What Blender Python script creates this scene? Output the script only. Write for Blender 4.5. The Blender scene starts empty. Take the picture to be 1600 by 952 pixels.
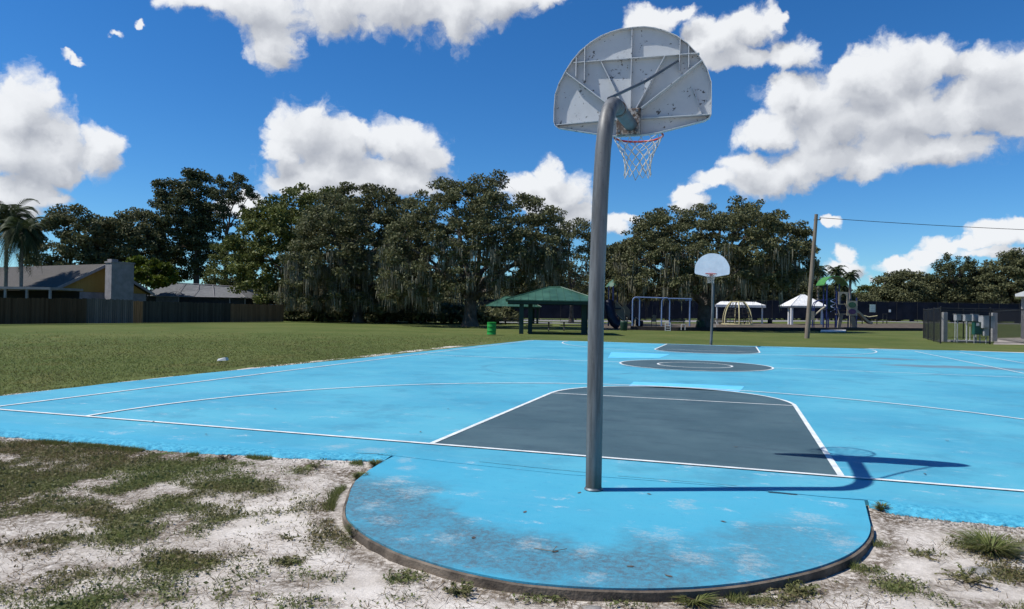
import bpy, math, random
import numpy as np
from math import radians as R_, sin, cos, pi
from mathutils import Vector, Matrix
from mathutils.geometry import tessellate_polygon
rng = np.random.default_rng(7); random.seed(7)
SC = bpy.context.scene; COL = SC.collection
# ------------------------------------------------------------------ camera
CX, CY, CH = 0.97345, -6.24309, 1.29495
YAW, PIT, ROL, F = 0.30759, 0.00977, 0.016947, 1098.75
W, H = 1600., 952.
_F = np.array([-sin(YAW)*cos(PIT), cos(YAW)*cos(PIT), sin(PIT)]); _R = np.array([cos(YAW), sin(YAW), 0.]); _U = np.cross(_R, _F)
_R, _U = cos(ROL)*_R+sin(ROL)*_U, -sin(ROL)*_R+cos(ROL)*_U
CAM = np.array([CX, CY, CH])
def ray(u, v): return (u-W/2)/F*_R+(H/2-v)/F*_U+_F
def gp(u, v, z=0.):                      # ground point seen at photo position u,v
    D = ray(u, v); t = (z-CH)/D[2]; p = CAM+t*D; return float(p[0]), float(p[1]), float(t)
def dp(u, v, t):                         # point at depth t
    p = CAM+t*ray(u, v); return Vector(p.tolist())
def gpt(u, t):                           # ground position at column u and depth t
    p = CAM+t*ray(u, H/2); return Vector((float(p[0]), float(p[1]), 0.))
def hor(u): return 473.2+.01695*u
def zz(u, v, t): return CH+(hor(u)-v)*t/F
cam = bpy.data.cameras.new('camera'); co = bpy.data.objects.new('camera', cam); COL.objects.link(co); SC.camera = co
M = Matrix.Identity(4)
for i in range(3):
    M[i][0] = _R[i]; M[i][1] = _U[i]; M[i][2] = -_F[i]; M[i][3] = CAM[i]
co.matrix_world = M
cam.sensor_fit = 'HORIZONTAL'; cam.sensor_width = 36; cam.lens = F/W*36; cam.clip_start = .05; cam.clip_end = 8000
SC.view_settings.view_transform = 'Standard'; SC.view_settings.look = 'None'; SC.view_settings.gamma = 1
SC.view_settings.exposure = EXPO = 0.45
# ------------------------------------------------------------------ noise
def vnoise(x, y, s, seed=0):
    x = np.asarray(x, float)/s; y = np.asarray(y, float)/s
    xi = np.floor(x).astype(np.int64); yi = np.floor(y).astype(np.int64); fx = x-xi; fy = y-yi
    fx = fx*fx*(3-2*fx); fy = fy*fy*(3-2*fy)
    def h(a, b):
        n = (a*374761393+b*668265263+seed*974711) & 0x7fffffff
        n = ((n ^ (n >> 13))*1274126177) & 0x7fffffff
        n = (n ^ (n >> 16)) & 0xffff
        return n/65535.
    return (h(xi, yi)*(1-fx)+h(xi+1, yi)*fx)*(1-fy)+(h(xi, yi+1)*(1-fx)+h(xi+1, yi+1)*fx)*fy
def fbm(x, y, s, o=4, seed=0):
    r = 0; a = .5; t = 0
    for i in range(o): r = r+a*vnoise(x, y, s/2**i, seed+i); t += a; a *= .55
    return r/t
def ss(x, a, b): t = np.clip((np.asarray(x, float)-a)/(b-a), 0, 1); return t*t*(3-2*t)
# ------------------------------------------------------------------ materials
class N:
    def __init__(s, name):
        s.m = bpy.data.materials.new(name); s.m.use_nodes = True; s.t = s.m.node_tree; s.n = s.t.nodes; s.l = s.t.links
        s.b = s.n['Principled BSDF']
    def add(s, typ, **k):
        n = s.n.new(typ)
        for a, b in k.items(): setattr(n, a, b)
        return n
    def link(s, a, b): s.l.new(a, b)
    def val(s, sock, v):
        if isinstance(v, (int, float, tuple, list)): sock.default_value = v
        else: s.link(v, sock)
    def math(s, op, a, b=None, c=None, clamp=False):
        n = s.add('ShaderNodeMath', operation=op); n.use_clamp = clamp; s.val(n.inputs[0], a)
        if b is not None: s.val(n.inputs[1], b)
        if c is not None: s.val(n.inputs[2], c)
        return n.outputs[0]
    def vm(s, op, a, b=None):
        n = s.add('ShaderNodeVectorMath', operation=op); s.val(n.inputs[0], a)
        if b is not None: s.val(n.inputs[1], b)
        return n.outputs['Value'] if op in ('LENGTH', 'DOT_PRODUCT') else n.outputs[0]
    def noise(s, vec, sc, det=4, rough=.55, col=False):
        n = s.add('ShaderNodeTexNoise'); n.inputs['Scale'].default_value = sc; n.inputs['Detail'].default_value = det
        n.inputs['Roughness'].default_value = rough
        if vec is not None: s.link(vec, n.inputs['Vector'])
        return n.outputs['Color' if col else 'Fac']
    def ramp(s, f, a, b, lo=0., hi=1.):
        n = s.add('ShaderNodeMapRange', interpolation_type='SMOOTHSTEP'); s.link(f, n.inputs[0])
        n.inputs[1].default_value = a; n.inputs[2].default_value = b; n.inputs[3].default_value = lo; n.inputs[4].default_value = hi
        return n.outputs[0]
    def mix(s, f, a, b, typ='MIX'):
        n = s.add('ShaderNodeMix', data_type='RGBA', blend_type=typ); s.val(n.inputs[0], f)
        for k, v in ((6, a), (7, b)):
            if isinstance(v, tuple): n.inputs[k].default_value = (*v[:3], 1)
            else: s.link(v, n.inputs[k])
        return n.outputs[2]
    def obj(s, sc=None):
        o = s.add('ShaderNodeTexCoord').outputs['Object']
        if sc:
            o = s.vm('MULTIPLY', o, sc)
        return o
    def bump(s, h, st, d=.01):
        n = s.add('ShaderNodeBump'); s.val(n.inputs['Strength'], st); n.inputs['Distance'].default_value = d
        s.link(h, n.inputs['Height']); s.link(n.outputs[0], s.b.inputs['Normal']); return n.outputs[0]
    def done(s, col, rough=.8, metal=0., spec=.3):
        if isinstance(col, tuple): s.b.inputs['Base Color'].default_value = (*col[:3], 1)
        else: s.link(col, s.b.inputs['Base Color'])
        s.val(s.b.inputs['Roughness'], rough); s.b.inputs['Metallic'].default_value = metal
        s.b.inputs['Specular IOR Level'].default_value = spec
        return s.m
def rough_mat(name, c1, c2, sc=3., rough=.8, bump=.3, bsc=40., metal=0., spec=.3, stretch=None, d=.01):
    n = N(name); o = n.obj(stretch) if stretch else n.obj()
    f = n.ramp(n.noise(o, sc, 5, .6), .3, .7); c = n.mix(f, c1, c2)
    if bump: n.bump(n.noise(o, bsc, 3), bump, d)
    return n.done(c, rough, metal, spec)
M_ = {}
SPOTS = [(584, 791, 14, 5), (610, 752, 13, 6), (649, 767, 22, 5), (607, 813, 16, 5), (638, 730, 10, 3), (632, 719, 8, 2.5), (743, 770, 7, 3), (913, 860, 12, 7), (931, 899, 12, 7), (529, 698, 12, 3), (580, 704, 16, 3), (1034, 837, 22, 7), (1174, 875, 18, 13), (1262, 809, 20, 6), (1315, 847, 18, 8), (1154, 819, 9, 4), (1071, 789, 14, 5), (700, 840, 20, 6), (830, 850, 16, 6), (1085, 870, 22, 8)]
def blue_paint():
    n = N('blue_court_paint'); o = n.obj(); sep = n.add('ShaderNodeSeparateXYZ'); n.link(o, sep.inputs[0]); X, Y, Z = sep.outputs
    big = n.noise(o, .45, 4, .55); st = n.noise(n.vm('MULTIPLY', o, (.6, 2.4, 1)), 1.6, 5, .6)
    fine = n.noise(o, 90, 3, .7); mid = n.noise(o, 14, 4, .7)
    c = n.mix(n.ramp(big, .35, .65), (.055, .285, .405), (.085, .35, .455))
    c = n.mix(n.ramp(st, .5, .75, 0, .45), c, (.12, .335, .45))
    c = n.mix(n.ramp(n.noise(n.vm('MULTIPLY', o, (.35, 1.5, 1)), 2.7, 6, .7), .52, .8, 0, .5), c, (.16, .38, .48))
    c = n.mix(n.ramp(n.noise(n.vm('ADD', o, (7, 3, 0)), .9, 6, .72), .50, .66, 0, .5), c, (.050, .215, .31))
    c = n.mix(n.ramp(n.noise(n.vm('MULTIPLY', o, (.9, 1.6, 1)), 1.9, 8, .78), .53, .74, 0, .4), c, (.20, .42, .50))
    c = n.mix(n.ramp(n.noise(o, 6.5, 6, .8), .56, .70, 0, .3), c, (.04, .19, .28))
    # brighter recent paint in the apron and the roughly rolled front rim
    rim = n.ramp(n.math('ADD', Y, n.math('MULTIPLY', n.noise(o, 3, 3), .25)), -.62, -.30, 1, 0)
    c = n.mix(n.math('MULTIPLY', rim, .55), c, (.046, .32, .47))
    c = n.mix(n.ramp(mid, .56, .72, 0, .35), c, (.035, .23, .38))
    # pale scuffs
    sc = n.noise(n.vm('MULTIPLY', o, (1.1, 1.9, 1)), 2.1, 8, .74)
    near = n.ramp(Y, 3.5, -.5, .25, 1)
    scf = n.math('MULTIPLY', n.math('MULTIPLY', n.ramp(sc, .565, .70), near), n.ramp(n.noise(o, 45, 3, .8), .42, .6, .2, .85))
    c = n.mix(scf, c, (.50, .53, .53))
    # worn arc on the apron (distance from the pole)
    r = n.vm('LENGTH', n.vm('SUBTRACT', n.vm('MULTIPLY', o, (1, 1, 0)), (0, -1.13, 0)))
    wob = n.noise(o, 2.2, 4, .6)
    rr = n.math('ADD', r, n.math('MULTIPLY', n.math('SUBTRACT', wob, .5), 1.15))
    ring = n.math('MULTIPLY', n.ramp(rr, .98, 1.38), n.ramp(rr, 1.72, 2.05, 1, 0))
    side = n.math('MULTIPLY', n.ramp(Y, -1.15, -1.7), n.ramp(X, 2.0, .2, .35, 1))
    gr = n.math('MULTIPLY', n.math('MULTIPLY', ring, side), n.ramp(n.noise(o, 22, 6, .85), .30, .66, .25, 1))
    gr = n.math('MULTIPLY', gr, n.ramp(n.noise(o, 1.7, 5, .7), .30, .55, .45, 1))
    c = n.mix(n.math('MULTIPLY', gr, .95), c, (.070, .105, .130))
    wb = n.math('MULTIPLY', n.math('SUBTRACT', n.noise(n.vm('MULTIPLY', o, (1, 1.5, 1)), 5.5, 8, .8), .5), 6.5); gran = n.ramp(n.noise(o, 30, 6, .85), .38, .62, .1, 1)
    for (u, v, ru, rv) in SPOTS:
        a = gp(u, v); b1 = gp(u+ru, v); b2 = gp(u, v+rv); rx = math.hypot(b1[0]-a[0], b1[1]-a[1]); ry = math.hypot(b2[0]-a[0], b2[1]-a[1])
        L = n.vm('LENGTH', n.vm('MULTIPLY', n.vm('SUBTRACT', n.vm('MULTIPLY', o, (1, 1, 0)), (a[0], a[1], 0)), (.62/rx, .62/ry, 0)))
        c = n.mix(n.math('MULTIPLY', n.ramp(n.math('ADD', L, wb), .1, 1.3, .46, 0), gran), c, (.42, .44, .43))
    # grey water marks near the far right corner
    for (x0, y0, rx, ry) in ((4.9, 18.6, 2.2, .55), (6.8, 15.4, 2.4, .7)):
        q = n.vm('LENGTH', n.vm('MULTIPLY', n.vm('SUBTRACT', n.vm('MULTIPLY', o, (1, 1, 0)), (x0, y0, 0)), (1/rx, 1/ry, 0)))
        q = n.math('ADD', q, n.math('MULTIPLY', n.math('SUBTRACT', n.noise(o, .9, 4, .6), .5), 1.1))
        c = n.mix(n.math('MULTIPLY', n.ramp(q, .55, 1.0, .8, 0), 1), c, (.12, .17, .21))
    # tyre marks
    for (x0, y0, r0) in ((-1.7, 10.3, 1.35), (-2.9, 9.7, 1.9), (4.4, 13.2, 1.5), (6.1, 12.2, 2.3)):
        q = n.vm('LENGTH', n.vm('MULTIPLY', n.vm('SUBTRACT', n.vm('MULTIPLY', o, (1, 1, 0)), (x0, y0, 0)), (1, .8, 0)))
        q = n.math('ABSOLUTE', n.math('SUBTRACT', n.math('ADD', q, n.math('MULTIPLY', n.noise(o, .5, 2), .35)), r0))
        q = n.math('MULTIPLY', n.ramp(q, .03, .09, .30, 0), n.ramp(n.noise(o, .45, 2), .42, .6))
        c = n.mix(q, c, (.05, .14, .22))
    c = n.mix(n.ramp(fine, .62, .8, 0, .3), c, (.02, .10, .20))
    hgt = n.math('ADD', n.math('MULTIPLY', n.noise(o, 38, 4, .75), n.math('ADD', .35, n.math('MULTIPLY', rim, .5))), n.math('MULTIPLY', fine, .6))
    n.bump(hgt, .35, .006)
    return n.done(c, .72, 0, .22)
def key_paint():
    n = N('slate_key_paint'); o = n.obj()
    c = n.mix(n.ramp(n.noise(o, .8, 5, .6), .35, .65), (.046, .088, .108), (.066, .116, .136))
    c = n.mix(n.ramp(n.noise(n.vm('MULTIPLY', o, (1, 2, 1)), 4.5, 5, .7), .68, .76, 0, .55), c, (.26, .33, .36))
    c = n.mix(n.ramp(n.noise(n.vm('MULTIPLY', o, (.7, 1.8, 1)), 1.7, 7, .75), .45, .7, 0, .6), c, (.030, .056, .078))
    c = n.mix(n.ramp(n.noise(n.vm('MULTIPLY', o, (1, 3, 1)), 7, 6, .8), .62, .74, 0, .35), c, (.16, .24, .28))
    c = n.mix(n.ramp(n.noise(o, 70, 3, .7), .55, .8, 0, .5), c, (.02, .03, .04))
    n.bump(n.noise(o, 60, 4, .7), .35, .008)
    return n.done(c, .75, 0, .2)
def leaf_mat(name, c1, c2, c3=None, rough=.6, tr=.22):
    n = N(name); g = n.add('ShaderNodeNewGeometry'); rnd = g.outputs['Random Per Island']
    c = n.mix(rnd, c1, c2)
    if c3: c = n.mix(n.ramp(n.noise(n.obj(), .45, 3), .4, .62), c, c3)
    d = n.add('ShaderNodeBsdfTranslucent'); n.link(c, d.inputs['Color']); mx = n.add('ShaderNodeMixShader'); mx.inputs[0].default_value = tr
    n.done(c, rough, 0, .15); out = n.n['Material Output']
    n.link(n.b.outputs[0], mx.inputs[1]); n.link(d.outputs[0], mx.inputs[2]); n.link(mx.outputs[0], out.inputs[0])
    return n.m
def wood_mat(name, c1, c2, axis='X', w=.14):
    n = N(name); o = n.obj(); sep = n.add('ShaderNodeSeparateXYZ'); n.link(o, sep.inputs[0])
    b = n.math('FLOOR', n.math('DIVIDE', sep.outputs[0 if axis == 'X' else 1], w))
    wn = n.add('ShaderNodeTexWhiteNoise', noise_dimensions='1D'); n.link(b, wn.inputs['W'])
    c = n.mix(wn.outputs['Value'], c1, c2)
    c = n.mix(n.ramp(n.noise(n.vm('MULTIPLY', o, (9, 9, .7)), 1.5, 4), .5, .75, 0, .5), c, tuple(x*.45 for x in c1))
    n.bump(n.noise(n.vm('MULTIPLY', o, (30, 30, 2)), 2, 3), .3, .01)
    return n.done(c, .9, 0, .1)
def chipped(name, base, chip, sc, lo, hi, rough=.5, metal=0.):
    n = N(name); o = n.obj(); big = n.noise(o, 5, 3); f = n.noise(o, sc, 5, .7)
    q = n.math('ADD', f, n.math('MULTIPLY', n.math('SUBTRACT', big, .5), .35))
    m = n.ramp(q, lo, hi); c = n.mix(m, base, chip)
    c = n.mix(n.ramp(n.noise(o, 9, 4), .35, .7, 0, .25), c, tuple(x*.75 for x in base))
    n.bump(f, .15, .004); return n.done(c, rough, metal, .35)
def sand_ground():
    n = N('sand_and_lawn'); o = n.obj(); a = n.add('ShaderNodeAttribute', attribute_name='green').outputs['Fac']
    lit = n.add('ShaderNodeAttribute', attribute_name='litter').outputs['Fac']
    s = n.mix(n.ramp(n.noise(o, 5, 5, .6), .3, .7), (.49, .445, .39), (.61, .565, .505))
    s = n.mix(n.ramp(n.noise(o, 60, 4, .75), .55, .72, 0, .55), s, (.20, .16, .12))
    s = n.mix(n.math('MULTIPLY', lit, n.ramp(n.noise(o, 28, 5, .8), .36, .58)), s, (.11, .085, .06))
    g1 = n.mix(n.ramp(n.noise(o, .18, 5, .6), .35, .65), (.070, .098, .024), (.105, .126, .038))
    g1 = n.mix(n.ramp(n.noise(n.vm('MULTIPLY', o, (1, .8, 1)), .8, 7, .72), .50, .72, 0, .5), g1, (.19, .145, .055))
    g1 = n.mix(n.ramp(n.noise(o, 9, 5, .8), .42, .7, 0, .7), g1, (.052, .064, .016))
    k = n.math('ADD', a, n.math('MULTIPLY', n.math('SUBTRACT', n.noise(o, 4, 6, .7), .5), .9))
    c = n.mix(n.ramp(k, .42, .62), s, g1)
    n.bump(n.math('ADD', n.noise(o, 18, 6, .75), n.math('MULTIPLY', n.noise(o, 3, 3), 1.5)), .5, .03)
    return n.done(c, .95, 0, .1)
def shingle():
    n = N('grey_shingle'); o = n.obj(); b = n.add('ShaderNodeTexBrick'); n.link(n.vm('MULTIPLY', o, (1, 1, 2)), b.inputs['Vector'])
    b.inputs['Scale'].default_value = 3.2; b.inputs['Color1'].default_value = (.075, .07, .062, 1); b.inputs['Color2'].default_value = (.11, .10, .09, 1)
    b.inputs['Mortar'].default_value = (.07, .07, .07, 1); b.inputs['Mortar Size'].default_value = .03
    c = n.mix(n.ramp(n.noise(o, 2, 4), .3, .7, 0, .5), b.outputs[0], (.07, .065, .058)); return n.done(c, .9, 0, .1)
M_['blue'] = blue_paint(); M_['key'] = key_paint()
def rim_paint():
    n = N('rough_blue_rim'); o = n.obj(); f = n.noise(o, 24, 4, .7)
    c = n.mix(n.ramp(f, .35, .65), (.035, .25, .39), (.08, .38, .51))
    c = n.mix(n.ramp(n.noise(o, 55, 4, .75), .60, .72, 0, .7), c, (.03, .04, .05)); c = n.mix(n.ramp(n.noise(o, 33, 4, .8), .62, .74, 0, .8), c, (.50, .60, .62))
    n.bump(n.noise(o, 70, 4, .7), .6, .01); return n.done(c, .8, 0, .2)
M_['bluerim'] = rim_paint(); M_['ground'] = sand_ground()
M_['line'] = rough_mat('white_line_paint', (.50, .54, .54), (.70, .73, .72), 6, .7, .3, 80)
M_['lightblue'] = rough_mat('light_blue_patch_paint', (.10, .45, .72), (.13, .50, .76), 3, .7, .3, 60)
M_['concrete'] = rough_mat('weathered_concrete', (.045, .036, .028), (.18, .145, .11), 5, .95, .6, 50)
M_['dirtdark'] = rough_mat('dark_crack_dirt', (.012, .010, .008), (.03, .024, .018), 9, 1, .5, 60)
M_['galv'] = rough_mat('galvanised_steel', (.10, .10, .10), (.175, .175, .175), 5, .5, .12, 120, metal=.25, spec=.5, stretch=(1, 1, .25), d=.002)
def pole_mat():
    n = N('weathered_steel_pole'); o = n.obj(); z_ = n.vm('MULTIPLY', o, (14, 14, 1.1))
    c = n.mix(n.ramp(n.noise(z_, 1.2, 6, .7), .35, .65), (.07, .072, .072), (.15, .155, .155))
    c = n.mix(n.ramp(n.noise(o, 38, 5, .8), .58, .70, 0, .6), c, (.05, .042, .036))
    c = n.mix(n.ramp(n.noise(n.vm('MULTIPLY', o, (30, 30, 3)), 1.4, 5, .75), .64, .72, 0, .7), c, (.30, .30, .29))
    sep = n.add('ShaderNodeSeparateXYZ'); n.link(o, sep.inputs[0]); q = n.math('ADD', sep.outputs[2], n.math('MULTIPLY', n.noise(o, 9, 4, .7), .22))
    c = n.mix(n.ramp(q, .10, .30, .75, 0), c, (.075, .048, .030))
    n.bump(n.noise(o, 60, 4, .7), .15, .003); return n.done(c, .52, .15, .45)
M_['galv'] = pole_mat()
M_['galvd'] = rough_mat('dull_galvanised_arm', (.085, .10, .11), (.13, .15, .165), 5, .5, .12, 120, metal=.4, spec=.5, d=.002)
M_['board'] = chipped('white_enamel_with_rust_chips', (.45, .475, .49), (.060, .052, .045), 24, .61, .65)
M_['boardf'] = rough_mat('white_board_face', (.62, .66, .70), (.72, .75, .78), 4, .45, 0)
M_['rusty'] = chipped('rusty_mount_plate', (.30, .29, .27), (.07, .045, .03), 30, .42, .52)
M_['rimred'] = rough_mat('orange_red_rim_paint', (.36, .03, .015), (.46, .05, .03), 9, .45, 0)
M_['net'] = rough_mat('white_net_cord', (.30, .30, .28), (.50, .50, .47), 20, .9, 0)
M_['bark'] = rough_mat('grey_oak_bark', (.055, .047, .040), (.13, .115, .10), 2, .95, .8, 9, d=.05)
M_['barkp'] = rough_mat('pine_bark', (.07, .05, .04), (.15, .12, .10), 2, .95, .8, 9, d=.05)
M_['palmt'] = rough_mat('palm_trunk_bark', (.16, .145, .13), (.25, .23, .20), 3, .95, .6, 12, d=.03)
M_['leaf'] = leaf_mat('oak_leaves', (.066, .074, .032), (.175, .178, .086), (.092, .096, .044))
M_['leafg'] = leaf_mat('bright_green_leaves', (.065, .080, .020), (.18, .20, .055), (.095, .11, .032), tr=.2)
M_['leafy'] = leaf_mat('yellow_green_leaves', (.05, .075, .008), (.16, .19, .025), (.06, .08, .01), tr=.25)
M_['pine'] = leaf_mat('pine_needles', (.042, .050, .024), (.105, .12, .055))
M_['palm'] = leaf_mat('palm_fronds', (.018, .028, .010), (.06, .08, .03), tr=.2)
M_['moss'] = leaf_mat('spanish_moss', (.13, .122, .085), (.25, .235, .165), tr=.15)
M_['grass'] = leaf_mat('grass_blades', (.085, .115, .03), (.20, .225, .075), (.13, .135, .045), tr=.35)
M_['weed'] = leaf_mat('weed_leaves', (.085, .11, .035), (.20, .21, .085), (.16, .12, .065), tr=.3)
M_['dry'] = leaf_mat('dry_stems', (.10, .07, .04), (.24, .18, .11))
M_['shingle'] = shingle()
M_['white'] = rough_mat('white_paint', (.55, .55, .54), (.68, .68, .67), 2, .6, .05)
M_['offwhite'] = rough_mat('shade_darkened_stucco', (.20, .19, .195), (.27, .26, .265), 2, .9, .3)  # white stucco, darkened so the chimney's shade sits in the base colour
M_['yellow'] = wood_mat('yellow_brown_siding', (.26, .17, .05), (.32, .215, .07), 'X', .3)
M_['dark'] = rough_mat('painted_shade_black', (.012, .012, .014), (.02, .02, .022), 2, .9, 0)
M_['screen'] = rough_mat('dark_insect_screen', (.022, .024, .026), (.035, .037, .04), 4, .9, 0)
M_['screenr'] = rough_mat('grey_screen_roof', (.09, .095, .10), (.13, .135, .14), 3, .8, 0)
M_['redroof'] = rough_mat('red_brown_roof', (.16, .075, .06), (.21, .10, .08), 3, .9, .3)
M_['f1'] = wood_mat('dark_brown_fence_boards', (.060, .038, .022), (.10, .066, .040), 'X')
M_['f2'] = wood_mat('weathered_grey_fence_boards', (.085, .080, .072), (.15, .14, .125), 'X')
M_['f3'] = wood_mat('new_tan_fence_boards', (.20, .115, .055), (.26, .15, .075), 'X')
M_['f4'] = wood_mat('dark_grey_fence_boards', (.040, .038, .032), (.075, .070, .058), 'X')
M_['f5'] = wood_mat('tan_brown_fence_boards', (.14, .085, .050), (.20, .125, .075), 'X')
M_['wind'] = rough_mat('navy_windscreen_fabric', (.0075, .009, .016), (.013, .015, .026), .8, .9, .1)
M_['black'] = rough_mat('black_coated_steel', (.012, .012, .013), (.022, .022, .023), 4, .5, 0)
M_['greenroof'] = rough_mat('green_metal_roof', (.016, .060, .034), (.045, .125, .078), .9, .5, 0, spec=.4)
M_['greenpost'] = rough_mat('dark_green_post', (.008, .03, .026), (.014, .042, .036), 2, .6, 0)
M_['greenbin'] = rough_mat('bright_green_barrel', (.012, .23, .035), (.02, .30, .05), 3, .5, 0)
M_['dkbin'] = rough_mat('dark_green_bin', (.008, .030, .018), (.014, .045, .028), 3, .6, 0)
M_['navy'] = rough_mat('navy_blue_steel', (.010, .018, .085), (.016, .026, .12), 3, .4, 0, spec=.5)
M_['bluesteel'] = rough_mat('grey_blue_steel', (.11, .17, .32), (.16, .22, .38), 3, .4, 0, spec=.5)
M_['navyplastic'] = rough_mat('navy_plastic_slide', (.008, .009, .022), (.014, .016, .035), 3, .45, 0)
M_['beige'] = rough_mat('beige_plastic', (.33, .29, .21), (.42, .37, .27), 3, .6, 0)
M_['tan'] = rough_mat('tan_steel_panel', (.17, .145, .11), (.24, .21, .16), 3, .6, 0)
M_['purple'] = rough_mat('purple_plastic', (.06, .03, .09), (.09, .05, .12), 3, .4, 0)
M_['canopy'] = rough_mat('green_plastic_canopy', (.04, .16, .03), (.07, .24, .045), 3, .45, 0)
M_['bubble'] = rough_mat('green_tinted_bubble', (.01, .06, .025), (.02, .09, .04), 3, .2, 0, spec=.6)
M_['cream'] = rough_mat('cream_steel_tube', (.52, .46, .25), (.60, .54, .32), 3, .5, 0)
M_['rope'] = rough_mat('black_rope', (.012, .012, .012), (.03, .03, .03), 8, .9, 0)
M_['pole'] = rough_mat('weathered_wood_pole', (.14, .115, .09), (.23, .195, .155), 3, .9, .5, 14, stretch=(4, 4, .3))
M_['block'] = rough_mat('grey_concrete_block', (.22, .215, .21), (.34, .33, .32), 3, .95, .4, 30)
M_['elec'] = rough_mat('grey_electric_box', (.30, .315, .33), (.38, .39, .40), 3, .5, 0)
M_['elecg'] = rough_mat('dark_green_electric_box', (.014, .075, .06), (.02, .10, .08), 3, .5, 0)
M_['pave'] = rough_mat('pale_pavement', (.17, .17, .17), (.24, .24, .235), .6, .9, .1)
M_['mulch'] = rough_mat('dark_mulch', (.05, .04, .03), (.12, .095, .07), 2, 1, .6, 12, d=.04)
M_['border'] = rough_mat('black_timber_border', (.012, .011, .011), (.03, .027, .025), 2, .8, .2)
M_['stone'] = rough_mat('grey_stone', (.16, .15, .14), (.28, .27, .25), 9, .95, .6, 40)
M_['signg'] = rough_mat('pale_green_sign', (.30, .40, .36), (.40, .50, .46), 3, .6, 0)
# ------------------------------------------------------------------ object helpers
def tag(o, label=None, cat=None, group=None, kind=None):
    if label: o['label'] = label
    if cat: o['category'] = cat
    if group: o['group'] = group
    if kind: o['kind'] = kind
    return o
def empty(name, loc, rz=0, label=None, cat=None, group=None):
    o = bpy.data.objects.new(name, None); COL.objects.link(o); o.location = loc; o.rotation_euler = (0, 0, rz); o.empty_display_size = .2
    return tag(o, label, cat, group)
def meshobj(name, V, Fs, mat, parent=None, loc=(0, 0, 0), rz=0, smooth=False):
    me = bpy.data.meshes.new(name); me.from_pydata([tuple(v) for v in V], [], Fs); me.update()
    if smooth: me.polygons.foreach_set('use_smooth', [True]*len(me.polygons))
    me.materials.append(mat); o = bpy.data.objects.new(name, me); COL.objects.link(o)
    o.parent = parent; o.location = loc; o.rotation_euler = (0, 0, rz); return o
def quads_obj(name, Q, mat, parent=None, loc=(0, 0, 0), rz=0, k=4):
    """Q: (n,k,3) array of separate faces"""
    n = len(Q); me = bpy.data.meshes.new(name); me.vertices.add(n*k); me.vertices.foreach_set('co', np.ascontiguousarray(Q, np.float32).ravel())
    me.loops.add(n*k); me.loops.foreach_set('vertex_index', np.arange(n*k, dtype=np.int32))
    me.polygons.add(n); me.polygons.foreach_set('loop_start', np.arange(0, n*k, k, dtype=np.int32)); me.polygons.foreach_set('loop_total', np.full(n, k, np.int32))
    me.update(calc_edges=True); me.materials.append(mat); o = bpy.data.objects.new(name, me); COL.objects.link(o)
    o.parent = parent; o.location = loc; o.rotation_euler = (0, 0, rz); return o
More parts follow.
